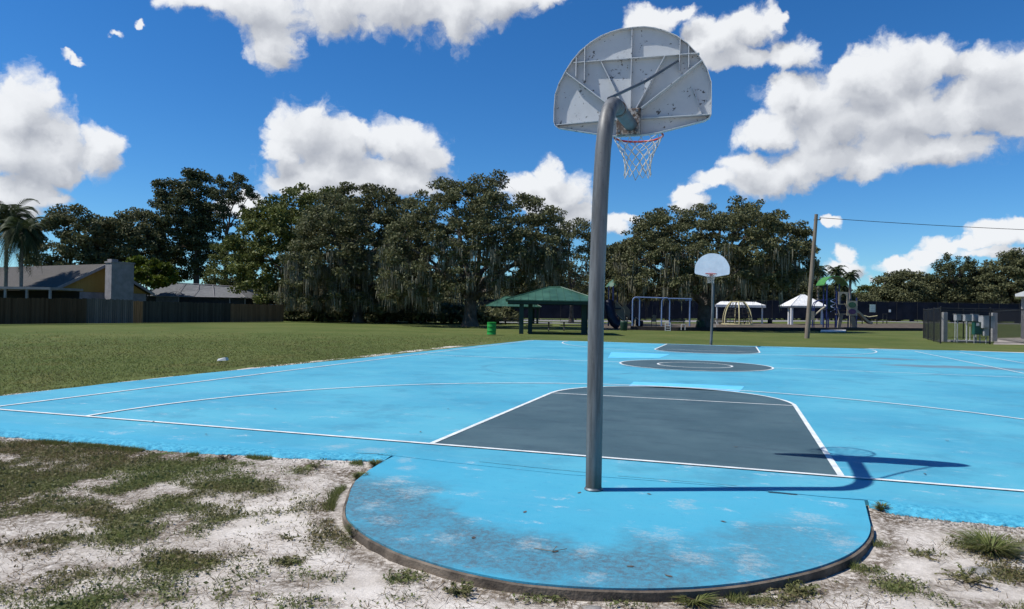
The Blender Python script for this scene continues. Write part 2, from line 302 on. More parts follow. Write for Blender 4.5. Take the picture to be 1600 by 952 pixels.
class MB:
    def __init__(s): s.V = []; s.F = []; s.sm = []
    def addm(s, V, Fs, sm=False):
        b = len(s.V); s.V += [tuple(v) for v in V]; s.F += [tuple(b+i for i in f) for f in Fs]; s.sm += [sm]*len(Fs); return s
    def box(s, x0, x1, y0, y1, z0, z1, bev=0.):
        if bev <= 0:
            V = [(x, y, z) for z in (z0, z1) for y in (y0, y1) for x in (x0, x1)]
            return s.addm(V, [(0, 2, 3, 1), (4, 5, 7, 6), (0, 1, 5, 4), (2, 6, 7, 3), (0, 4, 6, 2), (1, 3, 7, 5)])
        b = bev; ring = [(x0+b, y0), (x1-b, y0), (x1, y0+b), (x1, y1-b), (x1-b, y1), (x0+b, y1), (x0, y1-b), (x0, y0+b)]
        ins = [(x0+2*b if x < (x0+x1)/2 else x1-2*b, y0+2*b if y < (y0+y1)/2 else y1-2*b) for x, y in ring]
        V = [(x, y, z0) for x, y in ring]+[(x, y, z1-b) for x, y in ring]+[(.5*x+.5*p, .5*y+.5*q, z1) for (x, y), (p, q) in zip(ring, ins)]
        Fs = [tuple(range(7, -1, -1)), tuple(range(16, 24))]
        for k in (0, 8): Fs += [(k+i, k+(i+1) % 8, k+8+(i+1) % 8, k+8+i) for i in range(8)]
        return s.addm(V, Fs)
    def hexa(s, P): return s.addm(P, [(3, 2, 1, 0), (4, 5, 6, 7), (0, 1, 5, 4), (1, 2, 6, 5), (2, 3, 7, 6), (3, 0, 4, 7)])
    def prism(s, pts, axis, a, b):
        """pts 2-D outline extruded along axis"""
        def f(p, q): return (q, p[0], p[1]) if axis == 0 else (p[0], q, p[1]) if axis == 1 else (p[0], p[1], q)
        n = len(pts); V = [f(p, a) for p in pts]+[f(p, b) for p in pts]
        tri = tessellate_polygon([[Vector((p[0], p[1], 0)) for p in pts]])
        Fs = [tuple(t) for t in tri]+[tuple(n+i for i in reversed(t)) for t in tri]+[(i, (i+1) % n, n+(i+1) % n, n+i) for i in range(n)]
        return s.addm(V, Fs)
    def tube(s, P, r, n=8, caps=True, closed=False):
        P = [Vector(p) for p in P]; m = len(P); rs = r if isinstance(r, (list, tuple, np.ndarray)) else [r]*m
        V = []; up = None
        for i in range(m):
            if closed: T = P[(i+1) % m]-P[i-1]
            else: T = P[min(i+1, m-1)]-P[max(i-1, 0)]
            T = T.normalized() if T.length > 1e-9 else Vector((0, 0, 1))
            if up is None:
                up = Vector((0, 0, 1)) if abs(T.z) < .9 else Vector((0, 1, 0))
            A = up-T*up.dot(T)
            if A.length < 1e-6: A = T.orthogonal()
            A.normalize(); up = A; B = T.cross(A)
            for k in range(n):
                a = 2*pi*k/n; V.append(P[i]+(A*cos(a)+B*sin(a))*float(rs[i]))
        Fs = []
        for i in range(m if closed else m-1):
            j = (i+1) % m
            for k in range(n): Fs.append((i*n+k, i*n+(k+1) % n, j*n+(k+1) % n, j*n+k))
        if caps and not closed: Fs += [tuple(range(n-1, -1, -1)), tuple((m-1)*n+k for k in range(n))]
        return s.addm(V, Fs, True)
    def lathe(s, prof, n=24, c=(0, 0)):
        V = [(c[0]+r*cos(2*pi*k/n), c[1]+r*sin(2*pi*k/n), z) for r, z in prof for k in range(n)]
        Fs = [(i*n+k, i*n+(k+1) % n, (i+1)*n+(k+1) % n, (i+1)*n+k) for i in range(len(prof)-1) for k in range(n)]
        return s.addm(V, Fs, True)
    def build(s, name, mat, parent=None, loc=(0, 0, 0), rz=0):
        o = meshobj(name, s.V, s.F, mat, parent, loc, rz); o.data.polygons.foreach_set('use_smooth', s.sm)
        if any(s.sm):
            try: o.data.set_sharp_from_angle(angle=R_(40))
            except Exception: pass
        return o
def struct(o, kind='structure'): o['kind'] = kind; return o
def copy_tree(o, parent=None):
    c = o.copy(); COL.objects.link(c); c.parent = parent
    for ch in list(o.children): copy_tree(ch, c)
    return c
# ------------------------------------------------------------------ sky and sun
SUNV = Vector((-.655, -.27, 1.)).normalized()
el = math.asin(SUNV.z); az = math.atan2(SUNV.x, SUNV.y)
sl = bpy.data.lights.new('sun', 'SUN'); so = bpy.data.objects.new('sun', sl); COL.objects.link(so)
sl.energy = 4.3; sl.angle = R_(.53); sl.color = (1, .96, .90); so.rotation_euler = SUNV.to_track_quat('Z', 'Y').to_euler(); so.location = (-30, -12, 60)
wd = bpy.data.worlds.new('World'); SC.world = wd; wd.use_nodes = True
class WN(N):
    def __init__(s, tree): s.t = tree; s.n = tree.nodes; s.l = tree.links
def azel(u, v):
    D = ray(u, v); return math.atan2(D[0], D[1]), math.atan2(D[2], math.hypot(D[0], D[1]))
def dome_blobs():
    B = []
    def b(u, v, ru, rv, w=1.):
        a, e = azel(u, v); a1, _ = azel(u+ru, v); _, e1 = azel(u, v-rv); B.append((a, e, abs(a1-a), abs(e1-e), w))
    for q in [(300, -6, 60, 24), (400, 0, 80, 50), (432, 62, 36, 50), (520, 8, 70, 50), (620, 6, 80, 58), (715, 10, 45, 72), (780, 0, 60, 42), (850, -8, 40, 22),
              (30, 175, 62, 62), (20, 235, 75, 50), (85, 225, 40, 50), (150, 235, 38, 42), (95, 262, 35, 22), (10, 300, 45, 34), (30, 325, 30, 18),
              (470, 205, 55, 50), (440, 235, 30, 35), (530, 222, 60, 42), (560, 205, 25, 20), (625, 225, 62, 38), (665, 245, 38, 30), (500, 265, 80, 30), (600, 275, 90, 30),
              (480, 285, 62, 24), (620, 290, 70, 20), (540, 290, 60, 22), (825, 288, 40, 22), (857, 275, 30, 22), (880, 300, 50, 34), (905, 335, 36, 32), (850, 310, 50, 22), (60, 240, 70, 40), (45, 290, 40, 24), (1450, 235, 120, 34), (1560, 150, 80, 60), (1330, 110, 40, 26), (960, 352, 34, 18), (990, 345, 14, 9),
              (1015, 26, 42, 22), (1058, 24, 34, 14), (1120, 62, 62, 36), (1165, 40, 50, 32), (1205, 25, 20, 20), (1235, 82, 44, 26), (1150, 95, 70, 18),
              (1395, 100, 72, 44), (1460, 95, 60, 36), (1340, 130, 60, 46), (1540, 110, 70, 38), (1600, 105, 50, 40), (1250, 160, 60, 44), (1220, 140, 26, 22),
              (1300, 190, 80, 50), (1400, 180, 110, 60), (1520, 170, 110, 50), (1200, 205, 56, 24), (1290, 240, 70, 30), (1350, 255, 40, 22), (1600, 180, 60, 40),
              (1165, 262, 44, 28), (1200, 280, 70, 28), (1120, 285, 44, 16), (1075, 300, 26, 12), (1075, 318, 28, 14), (1240, 265, 60, 26),
              (1300, 342, 26, 10), (1562, 368, 46, 22), (1600, 358, 40, 22), (1475, 388, 40, 14), (1520, 385, 40, 10), (1412, 418, 40, 12), (1318, 398, 20, 14), (1315, 420, 36, 16), (1560, 398, 60, 10), (1440, 405, 30, 10),
              (112, 93, 30, 7, .70), (124, 100, 22, 6, .75), (180, 48, 20, 6, .68), (218, 38, 10, 8, .66), (70, 300, 60, 14, .6), (1385, 435, 60, 8, .6), (350, 325, 30, 12), (390, 318, 30, 18)]: b(*q)
    return B
wt = wd.node_tree; w = WN(wt)
bg = wt.nodes['Background']; SKYS = .09
tc = w.add('ShaderNodeTexCoord'); sp = w.add('ShaderNodeSeparateXYZ'); w.link(tc.outputs['Generated'], sp.inputs[0]); x, y, z = sp.outputs
AZ = w.math('ARCTAN2', x, y); EL = w.math('ARCSINE', z); cb = w.add('ShaderNodeCombineXYZ'); w.link(AZ, cb.inputs[0]); w.link(EL, cb.inputs[1])
sky = w.add('ShaderNodeTexSky', sky_type='NISHITA'); sky.sun_disc = False; sky.sun_elevation = el; sky.sun_rotation = az
sky.altitude = 0; sky.air_density = .95; sky.dust_density = .0; sky.ozone_density = 1.7
hs = w.add('ShaderNodeHueSaturation'); hs.inputs['Saturation'].default_value = 1.13; hs.inputs['Hue'].default_value = .508; w.link(w.mix(1.0, sky.outputs[0], (.50, .78, .98), 'MULTIPLY'), hs.inputs['Color'])
skyc = hs.outputs[0]
def cloud_bg(blobs):
    """one Background holding the sky plus one cluster of cumulus (node chains stay separate so the renderer can skip them)"""
    def field(PP):
        acc = None
        for (a, e, ra, re, _) in blobs:
            m = w.add('ShaderNodeVectorMath', operation='MULTIPLY_ADD'); w.link(PP, m.inputs[0]); m.inputs[1].default_value = (1/ra, 1/re, 0); m.inputs[2].default_value = (-a/ra, -e/re, 0)
            L = w.vm('LENGTH', m.outputs[0]); L = w.math('ADD', L, 1-_) if _ < 1 else L; acc = L if acc is None else w.math('SMOOTH_MIN', acc, L, .25)
        return w.math('SUBTRACT', 1.36, acc)
    n1 = w.add('ShaderNodeTexNoise'); n1.inputs['Scale'].default_value = 13; n1.inputs['Detail'].default_value = 5; n1.inputs['Roughness'].default_value = .62; w.link(cb.outputs[0], n1.inputs['Vector'])
    PW = w.vm('ADD', cb.outputs[0], w.vm('MULTIPLY', w.vm('SUBTRACT', n1.outputs['Color'], (.5, .5, .5)), (.075, .062, 0)))
    vo = w.add('ShaderNodeTexVoronoi', feature='SMOOTH_F1'); vo.inputs['Scale'].default_value = 27; vo.inputs['Smoothness'].default_value = .35; w.link(PW, vo.inputs['Vector'])
    vo.inputs['Detail'].default_value = 1.5; vo.inputs['Roughness'].default_value = .6
    n2 = w.add('ShaderNodeTexNoise'); n2.inputs['Scale'].default_value = 45; n2.inputs['Detail'].default_value = 5; n2.inputs['Roughness'].default_value = .65; w.link(PW, n2.inputs['Vector'])
    bil = w.math('SUBTRACT', .34, vo.outputs['Distance']); nn = w.math('SUBTRACT', n2.outputs['Fac'], .5)
    g0 = field(PW); g1 = field(w.vm('ADD', PW, (-.014, .026, 0)))
    f0 = w.math('ADD', w.math('ADD', g0, w.math('MULTIPLY', bil, .42)), w.math('MULTIPLY', nn, .8))
    alpha = w.ramp(f0, -.14, .40)
    lit = w.math('SUBTRACT', g1, w.math('MULTIPLY', g0, .52))
    lit = w.math('SUBTRACT', lit, w.math('MULTIPLY', bil, .40)); lit = w.math('ADD', lit, w.math('MULTIPLY', nn, -.45))
    sh = w.math('POWER', w.ramp(lit, -.15, 1.55), .8)
    cc = w.mix(sh, (7.3, 7.45, 7.65), (3.3, 3.5, 3.95))
    b = w.add('ShaderNodeBackground'); b.inputs[1].default_value = SKYS; w.link(w.mix(w.math('MULTIPLY', alpha, .97), skyc, cc), b.inputs[0]); return b.outputs[0]
BL = dome_blobs(); c1, c2 = azel(232, 200)[0], azel(1003, 200)[0]
def mixsh(f, a, b):
    m = w.add('ShaderNodeMixShader'); w.link(f, m.inputs[0]); w.link(a, m.inputs[1]); w.link(b, m.inputs[2]); return m.outputs[0]
bg.inputs[1].default_value = SKYS; w.link(skyc, bg.inputs[0])
lm = mixsh(w.math('GREATER_THAN', AZ, c1), cloud_bg([b for b in BL if b[0]-b[2] < c1+.05]), cloud_bg([b for b in BL if b[0]+b[2] > c1-.05 and b[0]-b[2] < c2+.05]))
lmr = mixsh(w.math('GREATER_THAN', AZ, c2), lm, cloud_bg([b for b in BL if b[0]+b[2] > c2-.05]))
reg = w.math('MULTIPLY', w.math('LESS_THAN', w.math('ABSOLUTE', w.math('ADD', EL, -.20)), .40), w.math('LESS_THAN', w.math('ABSOLUTE', w.math('ADD', AZ, YAW)), .85))
w.link(mixsh(reg, bg.outputs[0], lmr), wt.nodes['World Output'].inputs[0])
wd.cycles.sampling_method = 'MANUAL'; wd.cycles.sample_map_resolution = 256
# ------------------------------------------------------------------ ground sheet
def zrise(x, y): return .72*ss(y, 84, 106)*ss(x, -30, 20)
def axis_pts(segs):
    o = [segs[0][0]]
    for a, b, st in segs:
        n = max(1, int(round((b-a)/st))); o += list(np.linspace(a, b, n+1)[1:])
    return np.array(o)
gx = axis_pts([(-3000, -600, 600), (-600, -150, 45), (-150, -40, 6), (-40, -10, 1), (-10, -6.5, .25), (-6.5, 4.2, .035), (4.2, 12, .4), (12, 50, 2), (50, 150, 8), (150, 600, 45), (600, 3000, 600)])
gy = axis_pts([(-400, -40, 40), (-40, -6, 3), (-6, -4.3, .2), (-4.3, -.5, .035), (-.5, 28, .5), (28, 130, 1.5), (130, 400, 15), (400, 5000, 460)])
GX, GY = np.meshgrid(gx, gy)
PATCH = []   # near weed patches, photo positions and sizes
for (u, v, ru, rv, k) in [(60, 720, 120, 38, 1.1), (200, 715, 120, 26, .8), (60, 780, 150, 38, 1.1), (180, 790, 90, 22, .7), (270, 775, 60, 18, .7), (60, 850, 110, 20, .7), (250, 825, 80, 22, 1.0), (390, 760, 70, 14, .8), (330, 700, 60, 10, .5),
                          (30, 915, 120, 16, .6), (270, 870, 90, 16, .7), (350, 865, 36, 12, .6), (410, 752, 60, 10, .7), (350, 720, 16, 6, 1), (490, 730, 16, 7, .9), (270, 785, 40, 14, .9), (450, 878, 22, 6, .9), (450, 910, 80, 14, .8),
                          (560, 760, 34, 34, .5), (545, 800, 26, 34, .7), (580, 745, 50, 10, .8), (600, 850, 50, 16, .5), (560, 845, 34, 12, .6), (640, 905, 40, 12, .6), (720, 925, 26, 9, .9), (230, 930, 80, 18, .7), (120, 890, 90, 14, .7),
                          (860, 938, 60, 10, .6), (960, 945, 70, 9, .6), (1100, 938, 90, 9, .7), (1230, 920, 90, 14, 1.0), (1330, 880, 56, 16, 1.0), (1400, 915, 70, 14, 1.0), (1375, 805, 18, 14, .9), (1445, 870, 30, 7, .8), (1510, 905, 36, 13, 1.1),
                          (1560, 860, 60, 14, .9), (1590, 905, 40, 14, 1.0), (1540, 945, 70, 10, .8), (1210, 940, 60, 10, 1.0), (1420, 775, 14, 5, .5), (1490, 935, 50, 8, .5), (380, 930, 60, 12, .7), (520, 905, 30, 10, .5), (490, 940, 60, 10, .6), (640, 935, 40, 8, .5)]:
    a = gp(u, v, -.055); b1 = gp(u+ru, v, -.055); b2 = gp(u, v+rv, -.055); b3 = gp(u, v-rv, -.055)
    PATCH.append((a[0], a[1], math.hypot(b1[0]-a[0], b1[1]-a[1]), .5*math.hypot(b2[0]-b3[0], b2[1]-b3[1]), k))
def patchf(x, y):
    x = np.asarray(x, float); y = np.asarray(y, float); r = np.zeros_like(x); c, s = cos(YAW), sin(YAW)
    for (px, py, a, b, k) in PATCH:
        dx = (x-px)*c+(y-py)*s; dy = -(x-px)*s+(y-py)*c
        r = np.maximum(r, k*np.exp(-((dx/a)**2+(dy/b)**2)*.8))
    return r
lawn = np.where((GX < -8.6-.3*fbm(GX, GY, 2, 3, 5)) & (GY > -.5), 1., 0.)
lawn = np.maximum(lawn, np.where(GY > 25.1+.17*np.maximum(GX, -4)*.9+np.where(GX > 6, .9, 0), 1., 0.)); lawn = np.where(GX < -12, 1, lawn)
lawn = np.maximum(lawn, ss(-GX, 6.2, 8.0)*ss(-GY, 6, .5)*0.8)
near = (GY < -.2) & (GX > -9)
gr = np.where(near, np.maximum(lawn*.45, np.minimum(1.15, patchf(GX, GY)+.62*ss(-GX-.55*(GY+2), .7, 3.0)+.16*ss(GX, 1.6, 3))*(fbm(GX, GY, .30, 5, 31)-.30)*1.9), lawn)
edge_sand = np.exp(-((GX+8.95)/.22)**2)*(GY > -1)*(GY < 22)*fbm(GX, GY, 1.2, 3, 9)
gr = gr-1.3*edge_sand
lt = np.where(near, np.clip(patchf(GX, GY)*1.3, 0, 1)*.9+.75*np.exp(-((GY+1.12-.02*GX)/.22)**2)*(np.hypot(GX, GY+1.13) > 1.8), .2)
lt = np.where(near, np.maximum(lt, np.exp(-((np.hypot(GX, GY+1.13)-1.92)/.09)**2)), lt)
GZ = -.035+zrise(GX, GY)-.022*ss(-GY, .9, 2.2)*(GX > -9)+np.where(near, .020*(fbm(GX, GY, .5, 4, 3)-.5)+.010*(fbm(GX, GY, .09, 3, 13)-.5), 0)
GZ = np.where((np.abs(GX) < 2.4) & (GY > -1.0), np.minimum(GZ, -.04), GZ)
GZ = np.where(np.hypot(GX, GY+1.13) < 1.76, -.09, GZ)
nx, ny = len(gx), len(gy); V = np.stack([GX, GY, GZ], -1).reshape(-1, 3)
idx = np.arange(nx*ny).reshape(ny, nx); Fq = np.stack([idx[:-1, :-1], idx[:-1, 1:], idx[1:, 1:], idx[1:, :-1]], -1).reshape(-1, 4)
me = bpy.data.meshes.new('ground'); me.vertices.add(len(V)); me.vertices.foreach_set('co', V.astype(np.float32).ravel())
me.loops.add(Fq.size); me.loops.foreach_set('vertex_index', Fq.astype(np.int32).ravel()); me.polygons.add(len(Fq))
me.polygons.foreach_set('loop_start', np.arange(0, Fq.size, 4, dtype=np.int32)); me.polygons.foreach_set('loop_total', np.full(len(Fq), 4, np.int32)); me.update(calc_edges=True)
me.polygons.foreach_set('use_smooth', [True]*len(Fq))
for nm, arr in (('green', gr), ('litter', lt)):
    at = me.attributes.new(nm, 'FLOAT', 'POINT'); at.data.foreach_set('value', np.clip(arr, -1, 1.5).astype(np.float32).ravel())
me.materials.append(M_['ground']); go_ = bpy.data.objects.new('ground', me); COL.objects.link(go_); struct(go_)
# ------------------------------------------------------------------ court
def jag(x, y, a=.05): return a*(float(fbm(x, y, .35, 4, 21))-.5)*2
seam = [(-1.885, -.60), (-1.35, -.665), (-.8, -.70), (-.269, -.735), (.08, -.70), (.763, -.668), (1.354, -.70), (1.653, -.717), (1.865, -.70)]
out = []
def frontL(X): return np.interp(X, [-9, -5.97, -3.67, -2.49, -1.9], [-1.15, -1.11, -1.06, -.87, -.74])
def frontR(X): return np.interp(X, [1.86, 2.02, 2.75, 12], [-.76, -.90, -.96, -1.1])
out.append((-8.75, -.95))
for X in np.arange(-8.7, -2.1, .2): out.append((X, frontL(X)+.20))
out.append((-2.05, -.66))
out += seam
out.append((1.95, -.70))
for X in np.arange(2.05, 12.6, .2): out.append((X, frontR(X)+.20))
out += [(12.6, 26.2), (9.77, 26.75), (8.27, 26.25), (5.35, 25.85), (3.6, 25.55), (0., 25.02), (-3, 25.0), (-5.85, 25.1), (-7.9, 24.75)]
for Y in np.arange(24.4, -1.15, -.25):
    X = np.interp(Y, [-1.1, .93, 2.57, 4.6, 10.1, 24.5], [-8.7, -8.74, -8.80, -8.8, -8.41, -7.95]); out.append((X+jag(3, Y, .05), Y))
SEAMN = len(seam)
def court_rim(X0, X1, fy, inner):
    xs = np.arange(X0, X1, .0125); nr = 22; V = []; nxx = len(xs)
    for j in range(nr+1):
        f = j/nr; yi = inner(xs); yo = fy(xs)+.07*(fbm(xs, xs*0, .45, 4, 21)-.5)*2+.035*(fbm(xs, xs*0+5, .07, 3, 23)-.5)*2
        Y = yi*(1-f)+yo*f; lump = (fbm(xs, Y, .055, 3, 25)-.5)*2
        Z = -.030*np.clip((f-.25)/.75, 0, 1)**1.6+lump*.016*np.clip(f*1.6-.25, 0, 1)-(.05 if j == nr else 0)
        Z = Z if j else np.full(nxx, -.0005)
        V.append(np.stack([xs, Y+(.02 if j == nr else 0), Z], -1))
    V = np.concatenate(V); Fs = [(j*nxx+i, (j+1)*nxx+i, (j+1)*nxx+i+1, j*nxx+i+1) for j in range(nr) for i in range(nxx-1)]
    o = meshobj('court_edge', V, Fs, M_['bluerim'], smooth=True); struct(o); return o
court_rim(-8.7, -1.90, frontL, lambda x: np.where(x > -2.05, -.60, frontL(x)+.203)); court_rim(1.885, 7.5, frontR, lambda x: np.where(x < 1.96, -.69, frontR(x)+.203))
court = MB().prism(out, 2, -.12, 0).build('basketball_court', M_['blue']); struct(court)
ap = [(-1.889, -.606), (-1.873, -.824), (-1.82, -1.184), (-1.735, -1.538), (-1.635, -1.773), (-1.5, -2.04)]
aa = np.linspace(math.atan2(-2.04+1.13, -1.5), -.12, 60)   # rest of the circle about the pole
rad = np.interp(aa, [aa[0], -2.4, -1.57, -.8, -.12], [1.755, 1.80, 1.858, 1.80, 1.81])
ap += [(r*cos(a), -1.13+r*sin(a)) for a, r in zip(aa[1:], rad[1:])]+[(1.862, -.72)]
gap = [0.006, .006, .005, .005, .005, .006, .016, .010, .006]
ap += [(x, y-g) for (x, y), g in zip(reversed(seam[1:-1]), reversed(gap[1:-1]))]
apron = MB().prism(ap, 2, -.11, -.002).build('concrete_apron', M_['blue']); struct(apron)
# bare concrete rim around the apron's side
apr = ap[:ap.index(ap[6])+60]
rimv = []; n_ = 0
side = [p for p in ap if math.hypot(p[0], p[1]+1.13) > 1.6 and p[1] < -.74]
V = []; 
for i, p in enumerate(side):
    d_ = Vector((p[0], p[1]+1.13)).normalized(); j = .004+.006*float(vnoise(p[0]*9, p[1]*9, 1, 4))
    V += [(p[0]+d_.x*.004, p[1]+d_.y*.004, -.007-j*.6), (p[0]+d_.x*(.012+j), p[1]+d_.y*(.012+j), -.016), (p[0]+d_.x*(.016+j), p[1]+d_.y*(.016+j), -.12)]
Fs = []
for i in range(len(side)-1): Fs += [(3*i, 3*i+1, 3*i+4, 3*i+3), (3*i+1, 3*i+2, 3*i+5, 3*i+4)]
o = meshobj('apron_edge', V, Fs, M_['concrete']); struct(o)
# painted markings (4 mm sheets)
LW = .052
def sheet(pl, z): return [(x, y, z) for x, y in pl]
def strip(mb, pts, w, z, closed=False):
    P = [Vector(p) for p in pts]; n = len(P); L = []; Rr = []
    for i in range(n):
        T = (P[(i+1) % n]-P[i-1]) if closed else P[min(i+1, n-1)]-P[max(i-1, 0)]
        T.normalize(); Nn = Vector((-T.y, T.x)); L.append(P[i]+Nn*w/2); Rr.append(P[i]-Nn*w/2)
    V = [(p.x, p.y, z) for p in L]+[(p.x, p.y, z) for p in Rr]
    m = n if closed else n-1
    mb.addm(V, [(i, n+i, n+(i+1) % n, (i+1) % n) for i in range(m)])
def arc(cx, cy, r, a0, a1, n=64): return [(cx+r*cos(a), cy+r*sin(a)) for a in np.linspace(a0, a1, n)]
WLs, WRs, LL, R3, YC, FT, RC = 7.751, 7.654, 24.611, 6.154, .382, 4.655, 1.88
HW = 1.81
for s_ in (0, 1):
    f = (lambda p: p) if s_ == 0 else (lambda p: (p[0], LL-p[1]))
    zA = .004
    mb = MB(); pl = [(-HW, .0), (HW, .0), (HW, FT)]+arc(0, FT, HW, 0, pi, 40)[1:-1]+[(-HW, FT)]
    pl = [f(p) for p in pl]; tri = tessellate_polygon([[Vector((p[0], p[1], 0)) for p in pl]])
    V = sheet(pl, zA); Fs = []
    for t in tri:
        a, b, c = [Vector(V[i]) for i in t]; Fs.append(tuple(t) if (b-a).cross(c-a).z > 0 else tuple(reversed(t)))
    mb.addm(V, Fs); struct(mb.build('key_area', M_['key']))
    L = MB(); zl = .008
    strip(L, [f(p) for p in [(-HW, .0), (-HW, FT)]+arc(0, FT, HW, pi, 0, 48)[1:-1]+[(HW, FT), (HW, .0)]], LW, zl)
    strip(L, [f((-HW+.03, FT)), f((HW-.03, FT))], LW*.8, zl)
    a0 = math.asin(-YC/R3); strip(L, [f(p) for p in arc(0, YC, R3, a0, pi-a0, 120)], LW, .0085)
    bx0 = -WLs if s_ == 0 else -WLs
    strip(L, [f((-8.3 if s_ == 0 else -7.85, 0)), f((12.5 if s_ == 0 else 9.3, 0))], LW, .009)
    struct(L.build('court_line', M_['line']))
L = MB(); strip(L, [(-WLs, .03), (-WLs, LL-.03)], LW, .0075); strip(L, [(WRs, .03), (WRs, LL-.03)], LW, .0075)
strip(L, [(-WLs, LL/2), (-RC, LL/2)], LW*.9, .0095); strip(L, [(RC, LL/2), (12.5, LL/2)], LW*.9, .0095)
strip(L, [(9.23, .03), (9.23, 24.9)], LW, .0075)
strip(L, arc(0, LL/2, RC, 0, 2*pi, 97)[:-1], LW, .008, True); strip(L, arc(0, LL/2, .92, 0, 2*pi, 65)[:-1], LW, .008, True)
struct(L.build('court_line', M_['line']))
c_ = arc(0, LL/2, RC, 0, 2*pi, 65)[:-1]
o = meshobj('centre_circle', sheet(c_, .004), [tuple(range(64))], M_['key']); struct(o)
def quadsheet(name, pts, z, mat):
    struct(meshobj(name, [(x, y, z) for x, y in pts], [tuple(range(len(pts)))], mat))
pp = [gp(*q)[:2] for q in [(982, 604), (1155, 613), (1163, 604), (990, 597)]]; quadsheet('paint_patch', pp, .004, M_['lightblue'])
pp = [gp(*q)[:2] for q in [(950, 559.5), (1030, 560), (1047, 553.6), (955, 550.5)]]; quadsheet('paint_patch', pp, .004, M_['lightblue'])
# cracks: thin dark slivers with real width
cr = MB()
def crack(pts, wid):
    P = []
    for i in range(len(pts)-1):
        for k in range(8):
            t = k/8; P.append((pts[i][0]*(1-t)+pts[i+1][0]*t, pts[i][1]*(1-t)+pts[i+1][1]*t+jag(pts[i][0]*9+k, i, .012)))
    P.append(pts[-1]); strip(cr, P, wid, .002)
crack([(-1.1, -.56), (-.6, -.60), (-.05, -.62)], .006); crack([(.1, -.64), (.5, -.63), (1.0, -.62)], .005)
crack([(1.22, -.735), (1.33, -.735), (1.42, -.735)], .016)
struct(cr.build('pavement_crack', M_['dirtdark']))
